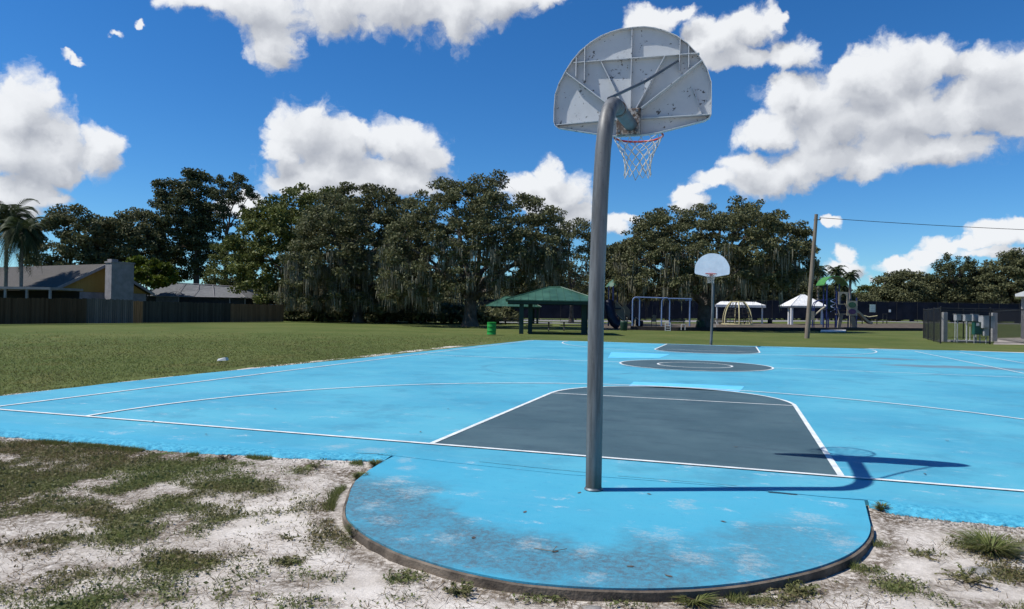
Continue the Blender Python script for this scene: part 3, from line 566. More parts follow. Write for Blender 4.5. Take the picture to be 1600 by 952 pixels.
# ------------------------------------------------------------------ basketball goals
def goal(name, label, boardmat_lbl=None):
    g = empty(name, (0, -1.13, 0), 0, label, 'basketball hoop', 'basketball hoops at the two ends of the court')
    o = lambda x, y, z: (x, y+1.13, z)   # board plane is local y=1.13
    pts = [o(0, -1.13, -.05), o(.0, -1.13, .6), o(-.002, -1.13, 1.4), o(.018, -1.13, 2.2), o(.032, -1.13, 2.5)]; cz, cy, r = 2.56, -.78, .35
    for a in np.linspace(0, pi/2, 12): pts.append(o(.038+.018*a, cy-r*cos(a), cz+r*sin(a)))
    pm = MB().tube(pts, .0585, 24)
    pm.build('gooseneck_pole', M_['galv'], g)
    MB().tube([pts[-1], o(.075, -.5, 2.925), o(.08, -.08, 2.945)], .056, 20).build('arm', M_['galvd'], g)
    c = MB(); c.lathe([(.0585, 0), (.068, .002), (.069, .006), (.063, .012), (.0595, .018)], 24); c.build('base_weld', M_['galvd'], g)
    col = MB().tube([o(.068, -.70, 2.918), o(.069, -.655, 2.919)], .063, 20); col.build('collar', M_['rusty'], g)
    MB().tube([o(.03, -.93, 2.93), o(.25, -.45, 3.2), o(.478, -.035, 3.494)], .013, 8).build('brace', M_['galvd'], g)
    # board: fan shape
    per = [(.08, 3.824), (-.03, 3.82), (-.12, 3.803), (-.206, 3.777), (-.30, 3.728), (-.394, 3.659), (-.47, 3.575), (-.531, 3.482), (-.585, 3.385), (-.622, 3.28), (-.63, 3.15), (-.63, 3.03), (-.618, 2.995), (-.585, 2.97),
           (-.107, 2.868), (.0, 2.862), (.2, 2.862), (.307, 2.872), (.70, 2.952), (.74, 2.975), (.757, 3.01), (.758, 3.15), (.755, 3.282), (.725, 3.38), (.682, 3.468), (.62, 3.555), (.553, 3.634), (.46, 3.71), (.359, 3.765), (.27, 3.80), (.18, 3.82)]
    b = MB().prism([(x, z) for x, z in per], 1, 1.13, 1.137).build('backboard', M_['board'], g)
    # perimeter flange and ribs
    fl = MB(); n = len(per)
    cxm, czm = .07, 3.3
    for i in range(n):
        (x0, z0), (x1, z1) = per[i], per[(i+1) % n]
        def ins(x, z, k=.006): d = Vector((cxm-x, czm-z)).normalized(); return x+d.x*k, z+d.y*k
        a0 = ins(x0, z0); a1 = ins(x1, z1)
        fl.hexa([(x0, 1.087, z0), (x1, 1.087, z1), (a1[0], 1.087, a1[1]), (a0[0], 1.087, a0[1]), (x0, 1.1295, z0), (x1, 1.1295, z1), (a1[0], 1.1295, a1[1]), (a0[0], 1.1295, a0[1])])
    fl.build('flange', M_['board'], g)
    ribs = [((.071, 3.815), (.068, 3.095)), ((-.454, 3.558), (.65, 3.535)), ((-.513, 3.464), (-.04, 3.075)), ((-.203, 3.547), (.02, 3.09)), ((.363, 3.537), (.124, 3.091)), ((.672, 3.468), (.165, 3.088)),
            ((-.351, 3.685), (-.346, 3.381)), ((-.427, 3.60), (-.425, 3.422)), ((.489, 3.685), (.485, 3.40)), ((.562, 3.61), (.564, 3.42)), ((-.60, 3.0), (-.045, 3.012)), ((.162, 3.008), (.745, 3.0)), ((.60, 3.25), (.68, 3.01))]
    for i, ((x0, z0), (x1, z1)) in enumerate(ribs):
        d = Vector((x1-x0, z1-z0)).normalized(); nx_, nz_ = -d.y*.003, d.x*.003; dep = .085 if i in (2, 4, 5) else .055
        if i == 12: dep = .02
        eps = .0008*i
        m = MB().hexa([(x0-nx_, 1.13-dep*.7-eps, z0-nz_), (x0+nx_, 1.13-dep*.7-eps, z0+nz_), (x1+nx_, 1.13-dep-eps, z1+nz_), (x1-nx_, 1.13-dep-eps, z1-nz_), (x0-nx_, 1.1295, z0-nz_), (x0+nx_, 1.1295, z0+nz_), (x1+nx_, 1.1295, z1+nz_), (x1-nx_, 1.1295, z1-nz_)])
        m.build('rib', M_['board'], b)
    mp = MB().box(-.045, .16, 1.035, 1.1, 2.862, 3.088, .006).build('mount_plate', M_['rusty'], g)
    for (x, z) in ((-.02, 2.89), (.135, 2.89), (-.02, 3.06), (.135, 3.06)):
        MB().tube([(x, 1.012, z), (x, 1.036, z)], .012, 6).build('bolt', M_['galvd'], mp)
    rc = (.08, 1.13+.40, 2.965); RR = .229
    rim = MB().tube([(rc[0]+RR*cos(a), rc[1]+RR*sin(a), rc[2]) for a in np.linspace(0, 2*pi, 41)[:-1]], .0095, 8, closed=True)
    rim.box(rc[0]-.07, rc[0]+.07, 1.1372, 1.19, rc[2]-.012, rc[2]+.006)
    for s in (-1, 1): rim.tube([(rc[0]+s*.05, 1.14, rc[2]-.06), (rc[0]+s*.12, 1.225, rc[2]-.012)], .007, 6)
    rim.box(rc[0]-.075, rc[0]+.075, 1.1372, 1.143, rc[2]-.09, rc[2]-.013)
    rm = rim.build('rim', M_['rimred'], g)
    nt = MB(); NL = 12; lev = 7
    zs = [rc[2]-.008-.052*k for k in range(lev+1)]; rs = [.226, .205, .178, .152, .133, .122, .120, .128]
    def np_(k, j): a = 2*pi*(j+.5*(k % 2))/NL+.03*sin(j*2.3+k); return Vector((rc[0]+rs[k]*cos(a), rc[1]+rs[k]*sin(a), zs[k]+.006*sin(j*1.7+k)-(.02 if k == lev and j % 2 else 0)))
    for k in range(lev):
        for j in range(NL):
            p = np_(k, j); q1 = np_(k+1, j); q2 = np_(k+1, j-1 if k % 2 == 0 else j+1)
            for q in (q1, q2):
                mid = (p+q)/2; mid.z -= .004; nt.tube([p, mid, q], .0036, 4, caps=False)
    nt.build('net', M_['net'], g)
    return g
g1 = goal('basketball_hoop', 'near basketball hoop seen from behind, steel gooseneck pole and chipped white fan backboard')
g2 = copy_tree(g1); g2['label'] = 'far basketball hoop facing the camera, pale blue white fan backboard and red rim'
g2.location = (.0, 24.98, 0); g2.rotation_euler = (0, R_(-1.9), pi)
for ch in g2.children:
    if ch.name.startswith('backboard'): ch.data = ch.data.copy(); ch.data.materials[0] = M_['boardf']
# ------------------------------------------------------------------ grass and weeds
def blades(P, h, wd_, lean, rg=None, n3=True):
    """triangular blades; P (n,3)"""
    n = len(P); a = rng.uniform(0, 2*pi, n); tx, ty = np.cos(a), np.sin(a); l = lean*rng.uniform(.2, 1, n); la = rng.uniform(0, 2*pi, n)
    hh = h*rng.uniform(.5, 1.25, n); ww = wd_*rng.uniform(.7, 1.3, n)
    A_ = P+np.stack([tx*ww, ty*ww, 0*ww], -1); B_ = P-np.stack([tx*ww, ty*ww, 0*ww], -1)
    T_ = P+np.stack([np.cos(la)*l*hh, np.sin(la)*l*hh, hh*np.sqrt(np.maximum(0.05, 1-.6*l*l))], -1)
    return np.stack([A_, B_, T_], 1)
def leafquads(P, s, up=.5, asp=.55):
    n = len(P); nrm = rng.normal(size=(n, 3)); nrm[:, 2] = np.abs(nrm[:, 2])+up; nrm /= np.linalg.norm(nrm, axis=1)[:, None]
    t = rng.normal(size=(n, 3)); t -= nrm*(t*nrm).sum(1)[:, None]; t /= np.linalg.norm(t, axis=1)[:, None]; b = np.cross(nrm, t)
    sz = (s*rng.uniform(.6, 1.3, n))[:, None]
    return np.stack([P-t*sz, P+b*sz*asp, P+t*sz, P-b*sz*asp], 1)
def gz(x, y): 
    z = -.035-.022*ss(-y, .9, 2.2)*(x > -9)+.020*(fbm(x, y, .5, 4, 3)-.5)*(y < -.2)
    return z
def in_court(x, y): return (y > -1.2) & (x > -9.1) & ((y > -.95) | (x < 2.0)) & (y < 27) | (np.hypot(x, y+1.13) < 1.86) | ((np.abs(x) < 1.92) & (y > -2) & (y < 0) & (np.hypot(x, y+1.13) < 1.98))
# mat weeds near the court
n = 900000; px = rng.uniform(-8.5, 3.6, n); py = rng.uniform(-4.3, -.85, n)
pf = np.minimum(1.15, patchf(px, py)+.62*ss(-px-.55*(py+2), .7, 3.0)+.16*ss(px, 1.6, 3))
k = pf*(fbm(px, py, .30, 5, 31)-.30)*2.6 > rng.uniform(.22, .62, n)
dist = np.hypot(px-CX, py-CY); 
k &= ~in_court(px, py) & (rng.uniform(0, 1, n) < .62)
P = np.stack([px[k], py[k], gz(px[k], py[k])], -1)
m = rng.uniform(0, 1, len(P)); print('weeds', len(P))
struct(quads_obj('grass', blades(P[m < .55], .034, .0022, 1.5), M_['grass'], k=3), 'stuff')['label'] = 'short sparse grass blades on the sandy ground in front of the court'
struct(quads_obj('weed_cover', np.concatenate([leafquads(P[m >= .62]+np.array([0, 0, .012]), .0085, .6), leafquads(P[(m >= .55) & (m < .62)]+np.array([0, 0, .02]), .013, .3)]), M_['weed']), 'stuff')
q = P[rng.uniform(0, 1, len(P)) < .05]
n = 48000; px = rng.uniform(-8, 3.4, n); py = rng.uniform(-4.2, -.95, n); k = ~in_court(px, py) & (fbm(px, py, .4, 3, 77)+.35*patchf(px, py) > .485)
q = np.concatenate([q, np.stack([px[k], py[k], gz(px[k], py[k])], -1)])
struct(quads_obj('dry_stems', blades(q, .05, .0018, 3.2), M_['dry'], k=3), 'stuff')
n = 9000; px = rng.uniform(-7, 3.4, n); py = rng.uniform(-4.2, -.95, n); k = ~in_court(px, py) & (fbm(px, py, .7, 4, 99) > .47); P = np.stack([px[k], py[k], gz(px[k], py[k])+.006], -1)
struct(quads_obj('weed_cover', leafquads(P, .0075, .5), M_['weed']), 'stuff')
# taller blades along the court and apron edges
n = 26000; X = rng.uniform(-8.4, -1.95, n); Y = np.interp(X, [-9, -5.97, -3.67, -2.49, -1.9], [-1.15, -1.11, -1.06, -.87, -.74])-.05-np.abs(rng.normal(0, .06, n))
k = fbm(X, Y, .4, 3, 41) > .50+.0*X; e1 = np.stack([X[k], Y[k], gz(X[k], Y[k])], -1)
n = 15000; a = rng.uniform(-3.0, -.15, n); r = 1.84+np.abs(rng.normal(0, .04, n)); X = r*np.cos(a); Y = -1.13+r*np.sin(a); k = (fbm(a*2, r*0, .35, 3, 43) > .54) & (rng.uniform(0, 1, n) < .5) & ~((X > -.9) & (X < .5) & (rng.uniform(0, 1, n) < .8))
e2 = np.stack([X[k], Y[k], gz(X[k], Y[k])], -1)
struct(quads_obj('grass', blades(np.concatenate([e1, e2]), .045, .0022, 1.1), M_['grass'], k=3), 'stuff')
# lawn
n = 330000; d_ = rng.uniform(0, 1, n)**1.6*34+2; a = rng.uniform(-1.30, .0, n)-.05; X = CX+np.sin(a)*(d_+5); Y = CY+np.cos(a)*(d_+5)
k = (X < -8.75-.12*(Y < 5)) & (Y > -1.3) | (X < -9.6); k &= (Y > -3) & ~((fbm(X, Y, .5, 3, 51) < .40) & (X > -9.5))
k &= rng.uniform(0, 1, n) > ss(d_, 14, 36)
X, Y = X[k], Y[k]; P = np.stack([X, Y, np.full_like(X, -.035)], -1)
dd = np.hypot(X-CX, Y-CY)
B = blades(P, .030, .0045, 1.5); sc_ = (1+dd/16)[:, None, None]; B = P[:, None, :]+(B-P[:, None, :])*np.array([1, 1, 1.0])*np.concatenate([sc_, sc_, .6+.4*sc_], 2)
struct(quads_obj('lawn_grass', B, M_['grass'], k=3), 'stuff'); print('lawn', len(P))
# little broken lumps of asphalt and clods at the ragged front rim
nn = 1500; X = np.concatenate([rng.uniform(-7, -1.9, 900), rng.uniform(1.95, 3.6, 600)]); Y = np.where(X < 0, np.interp(X, [-9, -5.97, -3.67, -2.49, -1.9], [-1.15, -1.11, -1.06, -.87, -.74]), np.interp(X, [1.86, 2.02, 2.75, 12], [-.76, -.90, -.96, -1.1]))-np.abs(rng.normal(.015, .07, nn))
mb = MB()
for xx, yy in zip(X, Y):
    s = random.uniform(.002, .009); z = float(gz(np.array(xx), np.array(yy)))
    vs = [(xx+s*random.uniform(.6, 1.3)*cos(a), yy+s*random.uniform(.6, 1.3)*sin(a), z+s*.2) for a in (0, 1.3, 2.6, 3.9, 5.1)]+[(xx, yy, z+s*random.uniform(.7, 1.3))]
    mb.addm(vs, [(i, (i+1) % 5, 5) for i in range(5)])
struct(mb.build('gravel', rough_mat('dark_gravel', (.06, .052, .045), (.30, .27, .23), 30, .95, .3)), 'stuff')
def weed_plant(u, v, r, h, nb, mat, label, cat='weed', name='weed_plant', leafy=True, stems=14):
    X, Y, _ = gp(u, v, -.055); g = empty(name, (X, Y, float(gz(np.array(X), np.array(Y)))-.004), 0, label, cat, 'weeds growing in the sand')
    if stems:
        P = rng.normal(0, r*.12, (stems, 3)); P[:, 2] = 0
        a = rng.uniform(0, 2*pi, stems); s_ = MB()
        tips = []
        for i in range(stems):
            L = r*random.uniform(.5, 1.1); hh = h*random.uniform(.3, 1)
            tip = (cos(a[i])*L, sin(a[i])*L, hh); s_.tube([(P[i][0], P[i][1], 0), (cos(a[i])*L*.5, sin(a[i])*L*.5, hh*.75), tip], .0016, 3, caps=False); tips.append(tip)
        s_.build('stem', M_['dry'] if not leafy else mat, g)
    if leafy:
        P = []
        for t in tips:
            for k in np.linspace(.25, 1, max(3, nb//stems)): P.append((t[0]*k, t[1]*k, t[2]*min(1, k*1.3)))
        P = np.array(P)+rng.normal(0, r*.05, (len(P), 3))*np.array([1, 1, .5]); P[:, 2] = np.maximum(P[:, 2], .004)
        quads_obj('foliage', leafquads(P, .011, .5), mat, g)
    else:
        a = rng.uniform(0, 2*pi, nb); P0 = np.stack([np.cos(a)*r*.15*rng.uniform(0, 1, nb), np.sin(a)*r*.15*rng.uniform(0, 1, nb), 0*a], -1)
        L = r*rng.uniform(.5, 1.1, nb); hh = h*rng.uniform(.3, 1, nb); T = np.stack([np.cos(a)*L, np.sin(a)*L, hh], -1); Mi = P0*.5+T*.5; Mi[:, 2] = hh*.8
        wv = np.stack([-np.sin(a), np.cos(a), 0*a], -1)*.0025
        quads_obj('foliage', np.concatenate([np.stack([P0-wv, P0+wv, Mi+wv, Mi-wv], 1), np.stack([Mi-wv, Mi+wv, T, T], 1)]), mat, g)
    return g
for (u, v, r, h, nb, mt, lab, lf) in [
    (492, 734, .10, .07, 90, 'weed', 'small leafy weed in the sand just below the court edge, left of the apron', True),
    (450, 880, .06, .035, 110, 'weed', 'compact round green weed alone on bare sand left of the apron', True),
    (452, 842, .07, .03, 60, 'weed', 'flat dark weed on bare sand between two clumps left of the apron', True),
    (720, 926, .09, .05, 170, 'weed', 'dense low weed clump on sand directly below the apron edge', True),
    (560, 835, .12, .07, 260, 'grass', 'grass tuft leaning on the left side of the apron edge', False),
    (1548, 864, .26, .09, 420, 'grass', 'wide spiky grass tuft on the sand at the right edge', False),
    (1508, 908, .13, .06, 220, 'weed', 'round light green weed below the spiky tuft, beside the flat stone', True),
    (1378, 802, .07, .06, 130, 'grass', 'small grass tuft in the corner where apron and court meet on the right', False),
    (1447, 872, .10, .03, 90, 'weed', 'thin pale green weed on sand right of the apron', True),
    (1240, 925, .14, .04, 240, 'weed', 'reddish green mat of weeds under the lower right apron edge', True),
    (352, 722, .09, .05, 120, 'dry', 'brown dried weed clump nearest the court edge at left', True),
    (1085, 940, .14, .05, 240, 'grass', 'grass tuft at the bottom edge under the apron, right of its middle', False)]:
    weed_plant(u, v, r, h, nb, M_[mt], lab, 'weed' if lf else 'grass tuft', 'weed_plant' if lf else 'grass_tuft', lf)
for (u, v, k, lb) in [(607, 719, 1, 'dry grass tuft in the left notch where apron meets court'), (586, 732, 1.2, 'brown green grass tuft just below the left notch of the apron'), (563, 752, 1.3, 'grass tuft against the upper left curve of the apron'), (1352, 790, .8, 'short dry tuft in the right notch between apron and court')]:
    weed_plant(u, v, .075*k, .045*k, int(170*k), M_['grass'], lb, 'grass tuft', 'grass_tuft', False)
def stone(u, v, s, label):
    X, Y, _ = gp(u, v, -.055); mb = MB(); n = 10
    prof = [(1., 0.), (1.02, .25), (.85, .55), (.5, .8), (.02, .9)]
    V = [(s*r*cos(2*pi*k/n)*(1+.25*sin(k*2.1)), s*.7*r*sin(2*pi*k/n)*(1+.2*cos(k*1.7)), s*.45*z-.01) for r, z in prof for k in range(n)]
    mb.addm(V, [(i*n+k, i*n+(k+1) % n, (i+1)*n+(k+1) % n, (i+1)*n+k) for i in range(4) for k in range(n)], True)
    tag(mb.build('stone', M_['stone'], None, (X, Y, float(gz(np.array(X), np.array(Y)))), .4), label, 'stone')
stone(1530, 893, .075, 'flat grey stone on the sand between weeds at the right')
stone(925, 949, .05, 'dark grey stone at the bottom edge below the apron')
X, Y, _ = gp(348, 566, -.03); tag(MB().hexa([(-.12, -.05, 0), (.10, -.06, .01), (.13, .04, .02), (-.09, .06, .01), (-.10, -.03, .05), (.08, -.05, .09), (.11, .03, .08), (-.07, .05, .05)]).build('litter', M_['white'], None, (X, Y, 0), .3), 'crumpled white litter lying on the lawn left of the court', 'litter')
tw = MB(); X, Y, _ = gp(870, 862); tw.tube([(X-.13, Y, .004), (X-.02, Y-.02, .006), (X, Y, .03)], .002, 4).tube([(X-.02, Y-.02, .006), (X+.05, Y+.03, .012)], .0015, 4); tag(tw.build('twig', M_['dry']), 'thin dry twig lying on the blue apron in front of the pole', 'twig')
for i, (u, v) in enumerate([(322, 680), (657, 676), (780, 655), (1014, 772), (905, 770), (1150, 700), (700, 640), (600, 600), (430, 640), (1445, 742), (1240, 660), (1480, 690), (868, 862), (1130, 815), (820, 800), (985, 885), (240, 660), (1570, 580), (1045, 900), (740, 840)]):
    X, Y, _ = gp(u, v); L = .022; V = [(-L, 0, .001), (-L*.3, L*.45, .003), (L*.5, L*.4, .001), (L*1.1, 0, .004), (L*.4, -L*.45, .001), (-L*.4, -L*.4, .003), (0, 0, .001)]
    tag(meshobj('dead_leaf', V, [(6, k, (k+1) % 6) for k in range(6)], M_['bark'], None, (X, Y, -.001 if Y < -.8 else .009), i*1.9), 'small dead leaf lying on the blue court', 'leaf', 'dead leaves scattered on the court')
# ------------------------------------------------------------------ trees
def crown_points(top, bot, D, n, ub, t, shell=.5, seed=0):
    rg = np.random.default_rng(seed); s = t/F
    tu = np.array([p[0] for p in top], float); tv = np.array([p[1] for p in top], float); bu = np.array([p[0] for p in bot], float); bv = np.array([p[1] for p in bot], float)
    u0, u1 = tu[0], tu[-1]; uc = (u0+u1)/2; hw = (u1-u0)/2; out_ = []
    while len(out_) < n:
        u = rg.uniform(u0, u1); vt = np.interp(u, tu, tv); vb = np.interp(u, bu, bv)
        if vb-vt < 2: continue
        if rg.uniform() > (vb-vt)/max(1, (bv.max()-tv.min())): continue
        dd = D*math.sqrt(max(.02, 1-((u-uc)/hw)**2*.9)); y = rg.uniform(-1, 1)
        q = rg.uniform(); 
        hs = math.sqrt(1-(abs(y)**2)*.75); v_top = vb-(vb-vt)*hs
        f = q**.8
        if rg.uniform() < shell and f < .75 and abs(y) < .55: continue
        v = vb-(vb-v_top)*f
        if abs(y) < .5 and .2 < f < .7 and rg.uniform() < shell: continue
        out_.append(((u-ub)*s, y*dd, CH+(hor(u)-v)*s))
    return np.array(out_)
def tree(name, label, cat, ub, t, top, bot, D, n, cr=.75, nl=90, ls=.13, leaf='leaf', bark='bark', trunk_r=.4, fork=.28, moss=0, moss_len=1.2, limbs=7, flat=.6, seed=1, group=None, lean=0., shell=.5, z0=0., bare=1.):
    base = gpt(ub, t); rg = np.random.default_rng(seed)
    root = empty(name, (base.x, base.y, z0+float(zrise(base.x, base.y))-.05), YAW, label, cat, group)
    C = crown_points(top, bot, D, n, ub, t, shell, seed); C[:, 2] -= root.location.z
    zt = C[:, 2].max(); zf = zt*fork
    # leaves
    rr = cr*rg.uniform(.6, 1.25, n); per = np.maximum(8, (nl*(1.35 if t < 80 else 1.9)*(rr/cr)**2).astype(int)); idx_ = np.repeat(np.arange(n), per); m = len(idx_)
    off = rg.normal(size=(m, 3)); off /= np.linalg.norm(off, axis=1)[:, None]; off *= (rg.uniform(0, 1, m)**.45)[:, None]
    off *= rr[idx_][:, None]*np.array([1.15, 1.15, flat]); lp = C[idx_]+off
    lp = lp[lp[:, 2] > .3]
    quads_obj('crown', leafquads(lp, ls*(1.12 if t < 80 else .86), .05, .62), M_[leaf], root)
    # limbs
    tb = MB(); fk = Vector((lean, 0, zf)); tr = [(0, 0, 0), (lean*.3, 0, zf*.3), (lean*.7, .05, zf*.7), tuple(fk)]
    tb.tube(tr, [trunk_r*1.45, trunk_r*1.02, trunk_r*.9, trunk_r*.85], 12)
    nodes = [(fk, trunk_r*.5)]
    sel = rg.choice(n, min(n, limbs*6), replace=False); ang = np.arctan2(C[sel, 2]-zf, C[sel, 0]); order = sel[np.argsort(ang)]
    for i in range(limbs):
        tgt = Vector(C[order[int((i+.5)*len(order)/limbs)]].tolist()); st = fk-Vector((0, 0, zf*.12*rg.uniform(0, 1)))
        P = []
        for k in range(7):
            f = k/6; p = st.lerp(tgt, f); p.z += .18*(tgt-st).length*sin(pi*f)*(.5 if tgt.z > zf*1.5 else .1); p += Vector((rg.normal(0, .15), rg.normal(0, .15), rg.normal(0, .12)))*(1 if 0 < k < 6 else 0)*min(1, (tgt-st).length/6)
            P.append(p)
        r0 = trunk_r*rg.uniform(.38, .6); rs_ = [r0*(1-.8*k/6) for k in range(7)]; tb.tube(P, rs_, 7, caps=False)
        for k in range(1, 7): nodes.append((P[k], rs_[k]))
    NP = np.array([tuple(p[0]) for p in nodes])
    for i in range(n):
        if rg.uniform() > bare: continue
        c = C[i]; dd = np.linalg.norm(NP-c, axis=1)+np.maximum(0, NP[:, 2]-c[2])*.8; j = int(dd.argmin()); p0 = Vector(NP[j].tolist()); p1 = Vector(c.tolist())
        mid = (p0+p1)/2+Vector((rg.normal(0, .2), rg.normal(0, .2), rg.normal(.1, .15)))*min(1, (p1-p0).length/2)
        r0 = min(nodes[j][1]*.55, .035+.02*(p1-p0).length); tb.tube([p0, mid, p1], [r0, r0*.6, r0*.25], 4, caps=False)
        if i % 3 == 0: nodes.append((mid, r0*.6)); NP = np.vstack([NP, np.array(tuple(mid))])
    tb.build('trunk', M_[bark], root)
    if moss:
        low = C[(C[:, 2] < np.quantile(C[:, 2], .52)) & (C[:, 1] < D*.6)]; mm = rg.integers(0, len(low), moss); q = low[mm]+rg.normal(0, .35, (moss, 3))*cr
        Q = []
        nst = rg.integers(5, 12, moss); ii = np.repeat(np.arange(moss), nst); k = len(ii); st = q[ii]+rg.normal(0, .14, (k, 3))*np.array([1, 1, .8])
        L = moss_len*rg.uniform(.35, 1.1, k)*(rg.uniform(.5, 1.2, moss)[ii]); wv = rg.uniform(.018, .045, k); a = rg.uniform(0, pi, k)
        L = np.minimum(L, np.maximum(.1, st[:, 2]-1.0))
        sx = np.stack([np.cos(a)*wv, np.sin(a)*wv, 0*a], -1); dz = np.stack([rg.normal(0, .05, k), rg.normal(0, .05, k), -L], -1); md = st+dz*.5+rg.normal(0, .03, (k, 3))
        Q = np.concatenate([np.stack([st-sx, st+sx, md+sx, md-sx], 1), np.stack([md-sx, md+sx, st+dz+sx*.15, st+dz-sx*.15], 1)])
        struct(quads_obj('moss', Q, M_['moss'], root), 'stuff')
    return root
GB = 'trees behind the lawn and park'
tree('oak_tree', 'dark broad oak behind the grey roofed house, right of the palms', 'tree', 108, 88, [(46, 420), (48, 350), (62, 330), (85, 322), (112, 324), (130, 314), (150, 326), (166, 340), (172, 420)], [(46, 425), (110, 462), (172, 425)], 4, 170, 1.0, 90, .20, seed=11, group=GB, trunk_r=.35, shell=.3)
tree('oak_tree', 'dark oak behind the chimney, between the broad oak and the tall pine', 'tree', 205, 92, [(158, 420), (160, 350), (180, 334), (205, 326), (228, 334), (244, 350), (252, 420)], [(158, 425), (205, 455), (252, 430)], 4, 150, 1.0, 90, .20, seed=12, group=GB, trunk_r=.3)
tree('pine_tree', 'tallest dark pine with a dense rounded top behind the screened roof', 'tree', 306, 96, [(228, 330), (236, 304), (248, 286), (256, 272), (275, 265), (300, 264), (322, 266), (334, 280), (336, 340), (338, 420)], [(228, 335), (244, 400), (270, 440), (338, 425)], 4.2, 230, .95, 90, .20, 'pine', 'barkp', trunk_r=.4, fork=.5, limbs=9, seed=13, group=GB, shell=.2, bare=.7)
tree('pine_tree', 'slim open pine with tufted branches, right of the tallest pine', 'tree', 352, 94, [(322, 320), (334, 276), (344, 266), (362, 266), (380, 276), (394, 288), (398, 302)], [(322, 325), (340, 330), (352, 405), (372, 320), (398, 304)], 2.8, 85, .52, 62, .15, 'pine', 'barkp', trunk_r=.26, fork=.62, limbs=9, flat=.85, seed=14, group=GB, shell=0)
tree('shrub_tree', 'bright yellow green round tree just right of the house chimney', 'tree', 226, 74, [(186, 425), (192, 408), (214, 402), (240, 404), (262, 412), (272, 440)], [(186, 430), (230, 452), (272, 446)], 2.2, 80, .55, 70, .16, 'leafy', seed=15, trunk_r=.15, flat=.7)
tree('willow_tree', 'loose mid green tree behind the red roofed house', 'tree', 358, 84, [(318, 430), (322, 398), (338, 376), (356, 366), (376, 372), (392, 400), (398, 440)], [(318, 440), (356, 462), (398, 455)], 2.5, 120, .6, 60, .13, 'leafg', seed=16, trunk_r=.16, shell=.2)
tree('oak_tree', 'green topped oak at the left end of the mossy oak row', 'tree', 455, 78, [(366, 420), (366, 366), (380, 334), (402, 312), (430, 300), (462, 290), (495, 294), (520, 292), (545, 306), (560, 340)], [(366, 430), (400, 470), (440, 480), (560, 470)], 6, 420, .85, 100, .15, 'leafg', seed=17, group=GB, trunk_r=.45, moss=20)
tree('oak_tree', 'low spreading mossy oak between the green topped oak and the forked oak', 'tree', 560, 68, [(440, 440), (456, 395), (480, 340), (505, 302), (535, 290), (562, 285), (590, 292), (612, 296), (640, 312), (660, 350), (668, 430)], [(440, 470), (480, 478), (560, 486), (668, 480)], 6, 560, .72, 90, .125, seed=18, group=GB, trunk_r=.45, moss=760, moss_len=1.7)
tree('oak_tree', 'huge live oak with a thick forked trunk and hanging moss left of the green pavilion', 'tree', 735, 58.4, [(596, 440), (604, 370), (628, 320), (660, 296), (688, 280), (712, 276), (735, 280), (752, 268), (775, 270), (800, 290), (822, 304), (842, 300), (858, 316), (870, 345), (884, 400)], [(596, 468), (650, 482), (700, 470), (740, 448), (800, 462), (850, 458), (884, 440)], 6, 640, .60, 92, .10, seed=19, group=GB, trunk_r=.55, fork=.2, moss=460, moss_len=1.4, limbs=12, shell=.35)
tree('oak_tree', 'thin crowned oak seen behind the near hoop pole above the pavilion', 'tree', 893, 86, [(838, 400), (850, 345), (872, 326), (895, 330), (914, 342), (926, 372), (930, 440)], [(838, 440), (880, 462), (930, 458)], 4, 120, .8, 70, .15, seed=20, group=GB, trunk_r=.25, moss=40, shell=.2)
tree('oak_tree', 'small dark oak right of the near hoop pole behind the play tower', 'tree', 966, 78, [(926, 440), (930, 398), (945, 386), (965, 384), (985, 400), (998, 440)], [(926, 462), (965, 470), (998, 466)], 3.5, 130, .7, 80, .14, seed=21, group=GB, trunk_r=.25, moss=60)
tree('oak_tree', 'wide live oak with hanging moss behind the far hoop', 'tree', 1100, 62, [(958, 430), (968, 375), (985, 345), (1010, 330), (1035, 322), (1060, 328), (1085, 320), (1110, 322), (1140, 314), (1168, 306), (1190, 330), (1215, 334), (1240, 342), (1258, 365), (1264, 400), (1256, 440)], [(958, 452), (1000, 466), (1060, 462), (1110, 450), (1180, 458), (1256, 446)], 6.5, 700, .62, 92, .105, seed=22, group=GB, trunk_r=.58, fork=.2, moss=360, moss_len=1.5, limbs=13, shell=.35)
tree('oak_tree', 'dark leafy tree behind the white flat roofed shelter', 'tree', 1180, 117, [(1110, 450), (1125, 420), (1160, 405), (1200, 400), (1235, 412), (1262, 440)], [(1110, 474), (1180, 478), (1262, 474)], 4, 220, 1.0, 90, .18, seed=23, group=GB, trunk_r=.3)
tree('oak_tree', 'dark rounded trees above the windscreen left of the small right pine', 'tree', 1425, 128, [(1368, 460), (1372, 436), (1388, 424), (1405, 422), (1430, 428), (1450, 432), (1462, 440), (1470, 462)], [(1368, 474), (1420, 476), (1470, 476)], 5, 210, 1.1, 80, .22, seed=24, group=GB, trunk_r=.3)
tree('pine_tree', 'pine with an airy rounded top standing above the right treeline', 'tree', 1491, 124, [(1454, 432), (1464, 412), (1480, 398), (1496, 396), (1512, 402), (1526, 424)], [(1454, 438), (1480, 446), (1491, 452), (1526, 430)], 3, 95, .62, 55, .17, 'pine', 'barkp', trunk_r=.28, fork=.6, limbs=9, flat=.85, seed=25, group=GB, shell=0)
tree('oak_tree', 'dark trees under and right of the airy pine, above the windscreen', 'tree', 1530, 126, [(1456, 460), (1470, 440), (1500, 432), (1530, 424), (1560, 436), (1580, 462)], [(1456, 476), (1530, 476), (1580, 476)], 5, 240, 1.1, 80, .22, seed=26, group=GB, trunk_r=.3)
